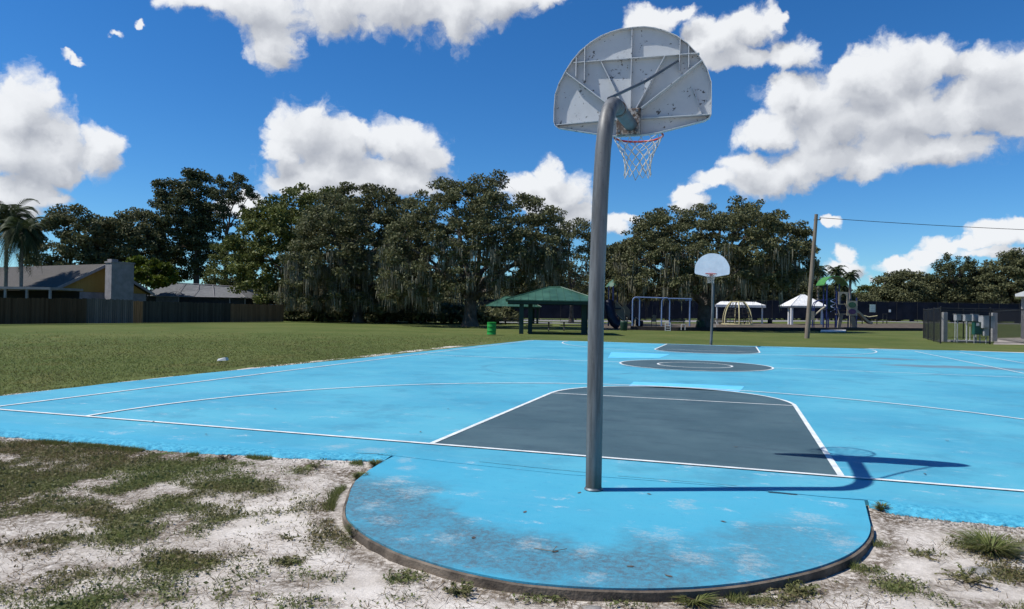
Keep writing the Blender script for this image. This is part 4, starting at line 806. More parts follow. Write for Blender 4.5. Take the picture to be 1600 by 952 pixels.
tree('oak_tree', 'tall dark tree cut off by the right edge of the photo', 'tree', 1590, 120, [(1524, 460), (1536, 420), (1556, 400), (1580, 392), (1610, 394), (1650, 410), (1670, 460)], [(1524, 474), (1600, 476), (1670, 474)], 5, 260, 1.0, 90, .20, seed=27, group=GB, trunk_r=.35)
tree('oak_tree', 'low pale green tree at the left end of the right treeline', 'tree', 1358, 150, [(1336, 462), (1345, 450), (1358, 444), (1372, 452), (1380, 466)], [(1336, 474), (1358, 476), (1380, 474)], 4, 70, 1.0, 60, .22, 'leafg', seed=28, group=GB, trunk_r=.2)
tree('oak_tree', 'dark low tree filling the gap between the wide oak and the cabbage palms', 'tree', 1255, 116, [(1212, 450), (1230, 430), (1258, 424), (1280, 436), (1292, 460)], [(1212, 472), (1255, 476), (1292, 472)], 4, 150, .9, 80, .17, seed=29, group=GB, trunk_r=.25)
# understorey shrubs in the shade of the oaks
for i, (u, t, w_, vt) in enumerate([(470, 70, 46, 470), (535, 71, 46, 474), (600, 69, 40, 476), (655, 70, 34, 474), (704, 74, 30, 466), (790, 76, 26, 480), (425, 74, 30, 455)]):
    tree('shrub', ['dark shrub at the right end of the wooden fence', 'dark shrub under the low spreading mossy oak, left one', 'dark shrub under the mossy oaks, middle of the row', 'dark shrub left of the thick forked trunk', 'tall dark shrub just left of the thick forked trunk', 'dark shrub right of the thick forked trunk behind the pavilion', 'leafy shrub against the end of the tan fence'][i], 'shrub', u, t,
         [(u-w_, 500), (u-w_*.7, vt+12), (u-w_*.2, vt), (u+w_*.3, vt+3), (u+w_*.8, vt+14), (u+w_, 502)], [(u-w_, 504), (u, 503), (u+w_, 504)], 1.6, 90, .55, 60, .12, seed=40+i, group='shrubs under the oaks', trunk_r=.08, limbs=4, fork=.15)
def woodland(name, u0, u1, t, vtops, n, seed, D=7):
    rg = np.random.default_rng(seed); us = rg.uniform(u0, u1, n); vt = np.interp(us, *zip(*vtops))+12*(fbm(us, us*0, 60, 3, seed)-.5)*2; f = rg.uniform(0, 1, n)**.6
    y = rg.uniform(-1, 1, n)*D; C = np.array([tuple(gpt(u, t+yy)) for u, yy in zip(us, y)]); top_ = np.array([zz(u, v, t) for u, v in zip(us, vt)])*np.sqrt(1-.6*(y/D)**2); C[:, 2] = .6+(top_-.8)*f
    per = 46; m = n*per; off = rg.normal(size=(m, 3)); off /= np.linalg.norm(off, axis=1)[:, None]; off *= (rg.uniform(0, 1, m)**.45)[:, None]*np.array([1.3, 1.3, .8])
    q = np.repeat(C, per, 0)+off; o = quads_obj(name, leafquads(q[q[:, 2] > .1], .26, .05, .62), M_['leaf']); o['kind'] = 'stuff'
woodland('woodland', 300, 760, 108, [(300, 452), (400, 440), (600, 436), (760, 440)], 900, 91)
woodland('woodland', 740, 1060, 122, [(740, 440), (880, 436), (1060, 446)], 700, 94)
woodland('woodland', 960, 1680, 136, [(960, 450), (1200, 452), (1335, 462), (1500, 452), (1680, 440)], 1300, 92)
woodland('undergrowth', 442, 770, 72, [(442, 478), (560, 482), (680, 478), (735, 485), (770, 492)], 420, 93, 3)
def frond(mb_list, p0, az_, L, droop, rise, nleaf=26, ll=.5, rg=None):
    ca, sa = cos(az_), sin(az_); pts = []
    for k in range(nleaf+1):
        f = k/nleaf; r = L*(f-.12*f*f*droop); z = rise*L*sin(min(pi, f*pi*.62))-droop*L*f*f*.55; pts.append(np.array([p0[0]+ca*r, p0[1]+sa*r, p0[2]+z]))
    for k in range(2, nleaf+1):
        T = pts[k]-pts[k-1]; T /= np.linalg.norm(T)+1e-9; side_ = np.array([-sa, ca, 0]); l = ll*(.35+sin(pi*min(1, k/nleaf*.9+.08)))*.8
        for sgn in (-1, 1):
            d = side_*sgn*.75+T*.55+np.array([0, 0, -.35*droop-.1]); tip = pts[k]+d*l; w_ = T*.05
            mb_list.append(np.stack([pts[k]-w_, pts[k]+w_, tip+w_*.2, tip-w_*.2]))
    for k in range(nleaf):
        w_ = np.array([-sa, ca, 0])*.018; mb_list.append(np.stack([pts[k]-w_, pts[k]+w_, pts[k+1]+w_, pts[k+1]-w_]))
def palm(name, label, u, t, vtop, L, nf, rt, seed, lean=0, droop=1.3, dead=0, z0=0., grp=None):
    rg = np.random.default_rng(seed); b = gpt(u, t); g = empty(name, (b.x, b.y, z0+float(zrise(b.x, b.y))), YAW, label, 'palm tree', grp); zt = zz(u, vtop, t)-z0-L*.25
    MB().tube([(0, 0, -.1), (lean*.3, 0, zt*.4), (lean*.7, 0, zt*.75), (lean, 0, zt)], [rt*1.3, rt, rt*.95, rt*.8], 10).build('trunk', M_['palmt'], g)
    q = []
    for i in range(nf):
        a = 2.399*i; f = i/nf; frond(q, (lean, 0, zt), a, L*rg.uniform(.85, 1.1), droop*(.25+1.25*f), .75*(1-f)+.02, ll=L*.26)
    quads_obj('crown', np.array(q), M_['palm'], g); return g
palm('palm_tree', 'feathery queen palm at the left edge of the photo', 8, 60, 332, 2.6, 46, .16, 51, grp='palms beside the house')
palm('palm_tree', 'shorter drooping queen palm in front of the grey roof', 32, 58, 354, 2.3, 42, .15, 52, droop=2.0, grp='palms beside the house')
for i, (u, t, vt, L) in enumerate([(1278, 112, 428, 1.9), (1306, 116, 428, 1.8), (1328, 112, 436, 1.7), (1230, 114, 434, 2.0), (1312, 114, 448, 1.7), (1210, 114, 446, 1.8)]):
    palm('cabbage_palm', ['cabbage palm head just left of the green play canopy', 'cabbage palm rising behind the green play canopy', 'rightmost cabbage palm beside the sky gap', 'cabbage palm at the right flank of the wide oak', 'low cabbage palm behind the play tower', 'low cabbage palm left of the white hipped shelter'][i], u, t, vt, L, 30, .2, 60+i, droop=1.1, grp='cabbage palms behind the windscreen')
for i, (u, t, w_, vt) in enumerate([(1300, 119, 34, 446), (1345, 124, 26, 458), (1240, 118, 40, 448), (1150, 118, 60, 452), (1040, 118, 60, 456), (900, 118, 60, 452)]):
    tree('shrub', ['dense dark shrubs beneath the cabbage palms', 'dark shrub right of the rightmost cabbage palm', 'dark shrub behind the white hipped shelter roof', 'dark shrub behind the white flat shelter', 'dark shrub behind the swing frame', 'dark shrub behind the green pavilion roof'][i], 'shrub', u, t,
         [(u-w_, 476), (u-w_*.8, vt+8), (u-w_*.2, vt), (u+w_*.4, vt+3), (u+w_*.9, vt+9), (u+w_, 476)], [(u-w_, 486), (u, 488), (u+w_, 486)], 2.5, 150, .8, 70, .17, seed=70+i, group='shrubs behind the windscreen', trunk_r=.1, limbs=4, fork=.2)
# ------------------------------------------------------------------ houses
def local_at(u, t, rz=YAW): b = gpt(u, t); return b
def roofplane(mb, a, b, c, d, th=.12): mb.hexa([a, b, c, d]+[(p[0], p[1], p[2]+th) for p in (a, b, c, d)])
b = gpt(165, 62.); rz = YAW+R_(-60)       # local x runs along the gable, towards the back right
house = empty('house', (b.x, b.y, 0), 0, 'yellow gabled house with grey shingle roof and white chimney behind the left fence', 'house')
rdir = Vector((-_R[0]*9+_F[0]*5, -_R[1]*9+_F[1]*5, 0)).normalized(); gdir = Vector((rdir.y, -rdir.x, 0))
if gdir.dot(Vector((_F[0], _F[1], 0))) > 0: gdir = -gdir      # towards the camera side
ang = math.atan2(gdir.y, gdir.x); house.rotation_euler.z = ang+pi   # local -x = towards front eave, local y = +/- ridge
ly = Vector((-sin(ang+pi), cos(ang+pi), 0)); sg = 1 if ly.dot(rdir) > 0 else -1
HWd, ZE, ZR, LEN = 4.5, 2.3, 4.75, 20.
def Y_(a): return sg*a
w_ = MB(); y0, y1 = sorted((Y_(.35), Y_(LEN-.4)))
w_.box(-HWd+.5, HWd-.5, y0, y1, -.1, ZE+.05); w_.build('wall', M_['offwhite'], house)
gb = MB().prism([(-HWd+.45, ZE+.06), (HWd-.45, ZE+.06), (0, ZR-.12)], 1, *sorted((Y_(.30), Y_(.40)))); gb.build('gable', M_['yellow'], house)
rf = MB(); s0, s1 = Y_(0), Y_(LEN)
roofplane(rf, (-HWd-.1, s0, ZE-.02), (0, s0, ZR), (0, s1, ZR), (-HWd-.1, s1, ZE-.02)); roofplane(rf, (HWd+.1, s0, ZE-.02), (0.001, s0, ZR), (0.001, s1, ZR), (HWd+.1, s1, ZE-.02))
roof = rf.build('roof', M_['shingle'], house)
fb = MB(); e = Y_(-.06)
for sx in (-1, 1): fb.hexa([(sx*(HWd+.12), e, ZE-.16), (sx*.004, e, ZR-.14), (sx*.004, e, ZR+.13), (sx*(HWd+.12), e, ZE+.11), (sx*(HWd+.12), Y_(-.005), ZE-.16), (sx*.004, Y_(-.005), ZR-.14), (sx*.004, Y_(-.005), ZR+.13), (sx*(HWd+.12), Y_(-.005), ZE+.11)])
fb.build('fascia', M_['offwhite'], roof)
cu = gpt(186, 61.0)-house.location; cl = Matrix.Rotation(-(ang+pi), 3, 'Z') @ cu
zc = zz(186, 409, 61); ch = MB(); ch.box(cl.x-1.0, cl.x+1.0, cl.y-.45, cl.y+.45, -.1, zc-.16).box(cl.x-1.06, cl.x+1.06, cl.y-.51, cl.y+.51, zc-.16, zc-.04, 0).box(cl.x-.93, cl.x-.35, cl.y-.3, cl.y+.3, zc-.04, zc+.16)
ch.build('chimney', M_['offwhite'], house)
# patio cover at the left
b = gpt(78, 52); pc = empty('patio_cover', (b.x, b.y, 0), YAW, 'flat white patio cover on thin posts behind the fence, in front of the grey roof', 'patio cover'); s = 52/F
MB().box(-7.5, 0, 0, 4, zz(78, 449, 52)-.18, zz(78, 449, 52)).build('roof', M_['offwhite'], pc)
for dx in (-.08, -1.8, -3.4, -5.2): MB().box(dx-.07, dx+.07, .05, .19, 0, zz(78, 449, 52)-.18).build('post', M_['offwhite'], pc)
MB().box(-7.4, -.1, 3.6, 3.7, 0, zz(78, 449, 52)-.2).build('shade_backing', M_['dark'], pc)  # near-black sheet paints the dark of the shaded space under the cover
# pool screen house
t = 76; b = gpt(300, t); s = t/F; sh = empty('pool_enclosure', (b.x, b.y, 0), YAW, 'screened pool enclosure with grey hipped roof and thin white frame behind the fence', 'pool enclosure')
xl, xr = (222-300)*s, (385-300)*s; ze = zz(300, 463, t); zt = zz(300, 441, t); dpt = 8.
MB().box(xl+.4, xr-.1, .1, dpt, 0, ze-.05).build('screen_wall', M_['screen'], sh)
MB().box(xl+1.5, xl+3.9, 0, .095, .2, ze-.1).build('panel', M_['screenr'], sh)
rm = MB(); A1, A2 = (240-300)*s, (345-300)*s
B4 = [(xl, -.2, ze-.1), (xr, -.2, ze-.12), (xr, dpt+.2, ze-.12), (xl, dpt+.2, ze-.1)]; T4 = [(A1, 2.6, zt), (A2, 3.2, zt-.35), (A2, 4.2, zt-.35), (A1, 4.0, zt)]
rm.hexa(B4+T4); rm.build('roof', M_['screenr'], sh)
fr = MB()
def lerp(p, q, f): return tuple(p[i]*(1-f)+q[i]*f for i in range(3))
up = lambda p: (p[0], p[1]-.03, p[2]+.05)
fr.tube([up(B4[0]), up(T4[0])], .045, 5); fr.tube([up(T4[0]), up(T4[1])], .045, 5); fr.tube([up(T4[1]), up(B4[1])], .045, 5); fr.tube([up(B4[0]), up(B4[1])], .05, 5)
for f in (.3, .5, .7): fr.tube([up(lerp(B4[0], B4[1], f)), up(lerp(T4[0], T4[1], f))], .03, 5)
fr.tube([up(lerp(B4[0], B4[1], .18)), up(lerp(lerp(B4[0], B4[1], .3), lerp(T4[0], T4[1], .3), .45)), up(lerp(B4[0], B4[1], .42))], .045, 5)
fr.build('frame', M_['offwhite'], sh)
for dx in (xl+.45, xl+3.95, xr-1.8, xr-.15): MB().box(dx-.05, dx+.05, -.02, .0, 0, ze-.05).build('post', M_['offwhite'], sh)
t = 92; b = gpt(372, t); s = t/F; h3 = empty('house', (b.x, b.y, 0), YAW, 'small house with red brown roof and white wall, right of the pool enclosure', 'house')
ze = zz(372, 473, t); zr = zz(372, 453, t); MB().box(-1.6, 4.2, 0, 6, -.1, ze).build('wall', M_['white'], h3)
rf = MB(); roofplane(rf, (-2.4, -.5, ze), (-1.6, 3, zr), (1.6, 3, zr), (4.6, -.5, ze), .1); roofplane(rf, (-2.4, 6.5, ze), (-1.6, 3.001, zr), (1.6, 3.001, zr), (4.6, 6.5, ze), .1)
rf.addm([(1.6, 3.0, zr+.1), (4.6, -.5, ze+.1), (4.6, 6.5, ze+.1)], [(0, 1, 2)]); rf.build('roof', M_['redroof'], h3)
# ------------------------------------------------------------------ wooden fence
pA = gp(-40, 507.4); ks = [(-200, 509.5, 460), (0, 506.9, 463), (135, 505.4, 466.5), (208, 504.6, 469), (223, 504.5, 470), (360, 503.6, 474), (443, 503., 476)]
P0 = gp(0, 506.9); P1 = gp(443, 503.0); d0 = Vector((P1[0]-P0[0], P1[1]-P0[1], 0)); 
fence = empty('wooden_fence', (P0[0], P0[1], 0), math.atan2(d0.y, d0.x), 'long wooden board fence along the left side of the lawn in five board colours', 'fence')
def along(u):       # where column u meets the fence line
    a = CAM+0; D = ray(u, 500); dx, dy = D[0], D[1]; det = dx*(-d0.y)-dy*(-d0.x); rx, ry = P0[0]-CX, P0[1]-CY
    tt = (rx*(-d0.y)-ry*(-d0.x))/det; X = CX+dx*tt; Y = CY+dy*tt; return ((X-P0[0])*d0.x+(Y-P0[1])*d0.y)/d0.length, tt
segs = [(-160, 135, 'f1', 464, 466.5), (135, 208, 'f2', 466.5, 469), (208, 223, 'f3', 470, 471), (223, 360, 'f4', 470.5, 474.5), (360, 443, 'f5', 475, 476.5)]
lbs = [None, 'weathered grey board panel', 'narrow new tan board panel', 'dark grey board panel', 'tan brown board panel']
for (ua, ub_, mt, va, vb), lb in zip(segs, lbs):
    sa, ta = along(ua); sb, tb_ = along(ub_); nb = int(abs(sb-sa)/.145); mb = MB()
    for i in range(nb):
        x0 = sa+(sb-sa)*i/nb; x1 = x0+.139; f = i/nb; uu = ua+(ub_-ua)*f; tt = ta+(tb_-ta)*f; h = max(1.4, min(2.2, zz(max(uu, 0), va+(vb-va)*f, along(max(uu, 0))[1])))+random.uniform(-.03, .03); dz = random.uniform(-.006, .006)
        mb.box(x0, x1, -.011+dz, .011+dz, .0, h)
    if nb: 
        o = mb.build('fence_panel', M_[mt], fence)
        if lb: o['label'] = lb
# dark fence behind the oaks
A0 = gpt(446, 92); A1 = gpt(800, 104)
def fence_line(name, label, pa, pb, zb, zt_, mat, post_mat, step, cat='fence', zfun=None, sag=.05, posts_top=.08):
    v = pb-pa; L = v.length; g = empty(name, tuple(pa), math.atan2(v.y, v.x), label, cat); n = int(L/step)
    mb = MB(); V = []; Fs = []; N_ = n*3
    for i in range(N_+1):
        x = L*i/N_; p = pa+v*(i/N_); zr_ = zfun(p) if zfun else 0; q = .03*sin(i*1.3); V += [(x, q, zr_+zb), (x, q, zr_+zt_-sag*abs(sin(pi*i/3))), (x, q+.02, zr_+zb), (x, q+.02, zr_+zt_-sag*abs(sin(pi*i/3)))]
    for i in range(N_): a = 4*i; Fs += [(a, a+4, a+5, a+1), (a+2, a+3, a+7, a+6), (a+1, a+5, a+7, a+3), (a, a+2, a+6, a+4)]
    mb.addm(V, Fs); mb.build('windscreen', mat, g)
    for i in range(n+1):
        p = pa+v*(i/n); zr_ = zfun(p) if zfun else 0; MB().tube([(L*i/n, -.09, zr_-.1), (L*i/n, -.09, zr_+zt_+posts_top)], .035, 6).build('post', post_mat, g)
    top = [(L*i/n, -.02, (zfun(pa+v*(i/n)) if zfun else 0)+zt_+.03) for i in range(n+1)]; MB().tube(top, .025, 6).build('top_rail', post_mat, g)
    return g
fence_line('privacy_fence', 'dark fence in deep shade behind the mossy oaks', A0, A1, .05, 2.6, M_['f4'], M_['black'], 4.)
TA, TB = gpt(742, 106), gpt(1750, 110)
zf_ = lambda p: float(zrise(p.x, p.y))
tennis = fence_line('tennis_court_fence', 'long tall fence with dark navy windscreen across the back of the park', TA, TB, .30, 3.05, M_['wind'], M_['black'], 3.2, zfun=zf_)
def sign(u, v0, v1, wpx, t, mat, label):
    s = t/F; b = gpt(u, t); z = zz(u, v1, t); g = tag(MB().box(-wpx*s/2, wpx*s/2, -.02, .02, 0, (v1-v0)*s, .005).build('sign', mat, None, (b.x, b.y, z), YAW), label, 'sign'); return g
sg_ = sign(1363.5, 476, 488, 9, 104.5, M_['signg'], 'pale green and white sign hung on the windscreen right of the play tower')
for k in (.3, .55, .8): MB().box(-.30, .30, -.030, -.0205, 1.14*k-.03, 1.14*k+.03).build('text_band', M_['white'], sg_)
sign(1390.5, 484, 488, 3.2, 104.5, M_['white'], 'tiny square white notice on the windscreen')
# tennis court surface and playground floor
def flat(name, pts, z, mat, th=.0):
    V = [(p[0], p[1], z+float(zrise(p[0], p[1]))) for p in pts]; struct(meshobj(name, V, [tuple(range(len(V)))], mat))
def grid_flat(name, u0, u1, t0, t1, z, mat):
    V = []; nu, nt = 24, 6
    for j in range(nt+1):
        for i in range(nu+1):
            p = gpt(u0+(u1-u0)*i/nu, t0+(t1-t0)*j/nt); V.append((p.x, p.y, z+float(zrise(p.x, p.y))))
    struct(meshobj(name, V, [(j*(nu+1)+i, j*(nu+1)+i+1, (j+1)*(nu+1)+i+1, (j+1)*(nu+1)+i) for j in range(nt) for i in range(nu)], mat))
grid_flat('tennis_court', 780, 1640, 100, 122, -.018, M_['pave'])
grid_flat('pavement', 560, 980, 82, 88, -.020, M_['pave'])
gr_pts = [gp(925, 514), gp(1060, 516.5), gp(1250, 516), gp(1445, 516.5), gp(1450, 512.5), gp(1250, 512.5), gp(1060, 512), gp(925, 510)]
pf_ = [gp(u, v)[:2] for u, v in ((935, 514.5), (1060, 516.5), (1250, 516.5), (1445, 516.8), (1445, 512), (1250, 509.5), (1060, 506.5), (935, 505))]
flat('playground_floor', pf_, -.022, M_['mulch'])
bd = empty('playground_border', (0, 0, 0), 0, 'low black timber border along the front of the playground', 'border')
line_ = [(985, 514.9), (1060, 516.6), (1150, 516.2), (1250, 516.5), (1350, 516.6), (1442, 516.8)]
for i in range(len(line_)-1):
    a = gp(*line_[i]); c = gp(*line_[i+1]); v = Vector((c[0]-a[0], c[1]-a[1])); nrm_ = Vector((-v.y, v.x)).normalized()*.12; h = .26
    P = [(a[0], a[1]), (c[0], c[1]), (c[0]+nrm_.x, c[1]+nrm_.y), (a[0]+nrm_.x, a[1]+nrm_.y)]
    MB().hexa([(x, y, -.04) for x, y in P]+[(x, y, h) for x, y in P]).build('timber', M_['border'], bd)
# ------------------------------------------------------------------ pavilions and tables
def pavilion(name, label, ul, ur, upk0, upk1, veave, vpk, t, depth, posts, mat, postmat, thick=.16, pr=.09, group=None, fasc=None, back=True, postfront=True):
    uc = (ul+ur)/2; b = gpt(uc, t); s = t/F; g = empty(name, (b.x, b.y, 0), YAW, label, 'pavilion', group); ze = zz(uc, veave, t); zp = zz(uc, vpk, t+depth/2); s2 = (t+depth/2)/F
    xl, xr, a, c = (ul-uc)*s, (ur-uc)*s, (upk0-uc)*s2, (upk1-uc)*s2; yb = depth
    ym = depth/2; V = [(xl, 0, ze), (xr, 0, ze), (xr, yb, ze), (xl, yb, ze), (a, ym, zp), (c, ym, zp)]
    rb = MB(); rb.addm(V+[(v[0], v[1], v[2]-.06) for v in V], [(0, 1, 5, 4), (1, 2, 5), (2, 3, 4, 5), (3, 0, 4), (6, 10, 11, 7), (7, 11, 8), (8, 11, 10, 9), (9, 10, 6), (0, 6, 7, 1), (1, 7, 8, 2), (2, 8, 9, 3), (3, 9, 6, 0)])
    # standing seams
    def seam_(p, q, r=.018): rb.tube([p, q], r, 4)
    n = int((xr-xl)/.42)
    for i in range(1, n):
        x = xl+(xr-xl)*i/n
        if x < a: f = (x-xl)/(a-xl); top_ = (x, ym*f, ze+(zp-ze)*f)
        elif x > c: f = (xr-x)/(xr-c); top_ = (x, ym*f, ze+(zp-ze)*f)
        else: top_ = (x, ym, zp)
        seam_((x, 0, ze+.015), (top_[0], top_[1], top_[2]+.015))
    for p, q in ((V[0], V[4]), (V[1], V[5]), (V[4], V[5])): seam_((p[0], p[1], p[2]+.02), (q[0], q[1], q[2]+.02), .035)
    rb.build('roof', mat, g)
    f = MB(); th = thick
    f.box(xl+.12, xr-.12, .10, .18, ze-.06-th, ze-.062).box(xl+.12, xr-.12, yb-.18, yb-.10, ze-.06-th, ze-.062).box(xl+.12, xl+.20, .181, yb-.181, ze-.06-th, ze-.062).box(xr-.20, xr-.12, .181, yb-.181, ze-.06-th, ze-.062)
    f.build('fascia', fasc or postmat, g)
    for (u, yy) in posts:
        x = (u-uc)*(t+yy)/F; MB().box(x-pr, x+pr, yy-pr, yy+pr, -.1, ze-.07, .01).build('post', postmat, g)
    return g
PG = 'green roofed park pavilions'
pavilion('pavilion', 'larger green metal roofed pavilion beside the near hoop pole', 790, 942, 862, 880, 469.5, 449, 41.3, 5.4, [(816, .55), (831, 1.4), (914, 1.2), (934, .6), (822, 4.8), (922, 4.8)], M_['greenroof'], M_['greenpost'], pr=.13, group=PG)
pavilion('pavilion', 'smaller green roofed pavilion behind the green trash barrel', 757, 846, 790, 812, 479, 463.5, 76, 5.0, [(761, .4), (779, 1.2), (840, .5), (771, 4.4), (834, 4.4)], M_['greenroof'], M_['greenpost'], pr=.12, group=PG)
pavilion('picnic_shelter', 'white hipped roof picnic shelter left of the right play tower', 1236, 1292, 1261, 1267, 478, 461, 88, 4, [(1240, .5), (1244.5, 2.2), (1287, .5), (1283, 3.5)], M_['white'], M_['white'], pr=.13)
def picnic(u, v, name, label, t=None, L=1.8, k=.85):
    X, Y, tt = gp(u, v); g = empty(name, (X, Y, 0), YAW, label, 'picnic table', 'picnic tables under the pavilions'); h = .62*k/.85
    m = MB()
    for j in range(4): m.box(-L/2, L/2, -.34+j*.175, -.19+j*.175, h-.04, h, .004)
    m.build('table_top', M_['black'], g)
    for s_ in (-1, 1): MB().box(-L/2, L/2, s_*.62-.12, s_*.62+.12, h*.56, h*.56+.04, .004).build('bench_seat', M_['black'], g)
    for s_ in (-1, 1):
        l = MB(); x = s_*L*.36; l.tube([(x, -.55, 0), (x, .18, h-.04)], .03, 6).tube([(x+.04, .55, 0), (x+.04, -.18, h-.04)], .03, 6).tube([(x+.02, -.66, h*.54), (x+.02, .66, h*.54)], .025, 6); l.build('leg_frame', M_['black'], g)
picnic(842, 517, 'picnic_table', 'dark picnic table under the larger pavilion, left one')
picnic(895, 517, 'picnic_table', 'dark picnic table under the larger pavilion, right one beside the pole')
picnic(800, 507, 'picnic_table', 'dark picnic table under the smaller pavilion behind the barrel')
def barrel(u, v, vt, wpx, mat, label, name='trash_barrel', cat='trash can', grp=None, ribs=True):
    X, Y, t = gp(u, v); s = t/F; r = wpx*s/2; h = (v-vt)*s; g = empty(name, (X, Y, 0), 0, label, cat, grp)
    pr = [(0.001, 0), (r, 0), (r, h*.02), (r*1.03, h*.03), (r, h*.05), (r, h*.31), (r*1.035, h*.33), (r, h*.35), (r, h*.64), (r*1.035, h*.66), (r, h*.68), (r, h*.96), (r*1.04, h*.98), (r*.96, h), (r*.93, h*.98), (r*.93, h*.85), (.001, h*.85)]
    if not ribs: pr = [(.001, 0), (r*.85, 0), (r, h*.1), (r, h*.8), (r*1.06, h*.81), (r*1.06, h*.86), (r*.8, h*.97), (.001, h)]
    MB().lathe(pr, 20).build('drum', mat, g)
    if not ribs: MB().lathe([(r*.55, h*.985), (r*.5, h*1.02), (.001, h*1.03)], 16).build('lid', M_['black'], g)
    return g
barrel(768, 523, 503.5, 14, M_['greenbin'], 'bright green ribbed steel trash barrel on the grass in front of the pavilions')
barrel(974.5, 516.5, 501.5, 11, M_['dkbin'], 'dark green trash bin at the foot of the play stairs', 'trash_bin', ribs=False)
barrel(1094.5, 515.5, 500.5, 13, M_['dkbin'], 'dark green trash bin in front of the wide oak trunk', 'trash_bin', ribs=False)
barrel(1203, 508.5, 498, 7, M_['black'], 'small black bin right of the flat roofed shelter', 'trash_bin', ribs=False)
barrel(1236, 508, 499.5, 3, M_['greenbin'], 'narrow green bin against the white shelter posts', 'trash_bin', ribs=False)
# flat white shelter
t = 93; b = gpt(1157, t); s = t/F; g = empty('flat_shelter', (b.x, b.y, 0), YAW, 'long flat shelter with white metal roof behind the climbing dome', 'shelter')
z1 = zz(1157, 472.5, t); z0 = zz(1157, 479, t); mb = MB(); n = 26; x0, x1 = -39.5*s, 39.5*s
V = [(x0, 0, z0+.1), (x1, 0, z0+.1), (x1, 4, z1+.05), (x0, 4, z1+.05)]; mb.hexa(V+[(p[0], p[1], p[2]+.08) for p in V])
for i in range(n+1): x = x0+.05+(x1-x0-.1)*i/n; mb.tube([(x, .02, z0+.2), (x, 3.98, z1+.15)], .03, 4)
mb.build('roof', M_['white'], g); MB().box(x0, x1, -.08, -.01, z0-.12, z0+.2).build('fascia', M_['white'], g)
for x in (x0+.3, x1-.4): MB().box(x-.08, x+.08, .1, .26, -.05, z0+.1).build('post', M_['white'], g)
# utility pole and wire
X, Y, t = gp(1260.5, 528); s = t/F; topp = dp(1275.5, 335, t); up_ = empty('utility_pole', (X, Y, 0), 0, 'tall leaning weathered wooden utility pole right of the far hoop', 'utility pole')
tl = topp-Vector((X, Y, 0)); MB().tube([(0, 0, -.2), tuple(tl*.5), tuple(tl)], [.15, .125, .10], 14).build('pole_shaft', M_['pole'], up_)
MB().tube([tuple(tl*.955+Vector((-.12, 0, 0))), tuple(tl*.955+Vector((.26, 0, 0)))], .025, 6).build('bracket', M_['black'], up_)
MB().lathe([(.03, 0), (.06, .03), (.045, .07), (.06, .1), (.02, .13)], 10).build('insulator', M_['elec'], up_, tuple(tl*.955+Vector((.24, 0, .02))))
w0 = Vector((X, Y, 0))+tl*.955+Vector((.24, 0, .12)); w1 = dp(1600, 354, t+1.); w2 = w1+(w1-w0)*1.2; w2.z = w1.z+1.0
pts = []
for k in range(41):
    f = k/40*2.2
    p = w0+(w1-w0)*f; p.z = w0.z+(w1.z-w0.z)*f-.25*f*(2.0-f)*.8+.0; pts.append(tuple(p-w0))
tag(MB().tube(pts, .018, 5).build('power_cable', M_['black'], None, tuple(w0)), 'thin twisted overhead cable running right from the utility pole top', 'cable')
# ------------------------------------------------------------------ playground, left
class PX:
    """screen-aligned local frame at column uc and depth t"""
    def __init__(s, name, label, cat, uc, t, group=None):
        b = gpt(uc, t); s.uc, s.t, s.s = uc, t, t/F; s.g = empty(name, (b.x, b.y, 0), YAW, label, cat, group)
    def x(s, u): return (u-s.uc)*s.s
    def z(s, v): return max(-.05, CH+(hor(s.uc)-v)*s.s)
    def p(s, u, v, y=0.): return (s.x(u), y, s.z(v))
    def tube(s, name, pts, r, mat, n=8, parent=None): return MB().tube([s.p(*q) for q in pts], r, n).build(name, mat, parent or s.g)
    def plate(s, name, pts, y0, y1, mat, parent=None): return MB().prism([(s.x(u), s.z(v)) for u, v in pts], 1, y0, y1).build(name, mat, parent or s.g)
T = PX('play_tower', 'play tower with small green pointed roof and dark slides right of the near hoop pole', 'play tower', 960, 60)
zr0, zr1 = T.z(448), T.z(435.5); rad_ = 12*T.s
mb = MB(); ring_ = [(rad_*cos(a)*1.0, 1.0+rad_*sin(a), zr0) for a in np.linspace(0, 2*pi, 9)[:-1]]; ring2 = [(rad_*.55*cos(a), 1.0+rad_*.55*sin(a), zr0+(zr1-zr0)*.55) for a in np.linspace(0, 2*pi, 9)[:-1]]
mb.addm(ring_+ring2+[(0, 1, zr1)], [(i, (i+1) % 8, 8+(i+1) % 8, 8+i) for i in range(8)]+[(8+i, 8+(i+1) % 8, 16) for i in range(8)]+[tuple(range(7, -1, -1))]); mb.build('roof', M_['greenroof'], T.g)
for u, y in ((951, 0), (958, 0), (962, 1.6), (969, 1.6)): T.tube('post', [(u, 510, y), (u, 447, y)], .06, M_['navy'])
T.plate('platform', [(947, 481), (970, 481), (970, 483.5), (947, 483.5)], -.1, 1.8, M_['navyplastic'])
for dy, lb in ((0, 'stair'),):
    st = MB()
    for k in range(7):
        u = 964+k*3.4; v = 484+k*3.6; st.box(T.x(u), T.x(u+4), .15, 1.1, T.z(v)-.04, T.z(v))
    st.build('stair', M_['navyplastic'], T.g)
for dy in (.1, 1.15):
    T.plate('stair_rail', [(962, 470.5), (976, 484), (976, 501), (962, 488)] if dy < .5 else [(977, 472), (988, 484), (988, 499), (977, 489)], dy, dy+.03, M_['tan'])
T.tube('handrail', [(961, 470, 0), (976, 484, 0), (976, 502, 0)], .03, M_['beige']); T.tube('handrail', [(963, 489.5, 0), (976, 502, 0)], .03, M_['beige'])
T.tube('slide', [(950, 472, -.4), (950, 482, -.7), (953, 495, -.9), (958, 504, -1.0), (965, 509, -1.1)], .42, M_['navyplastic'], 12)
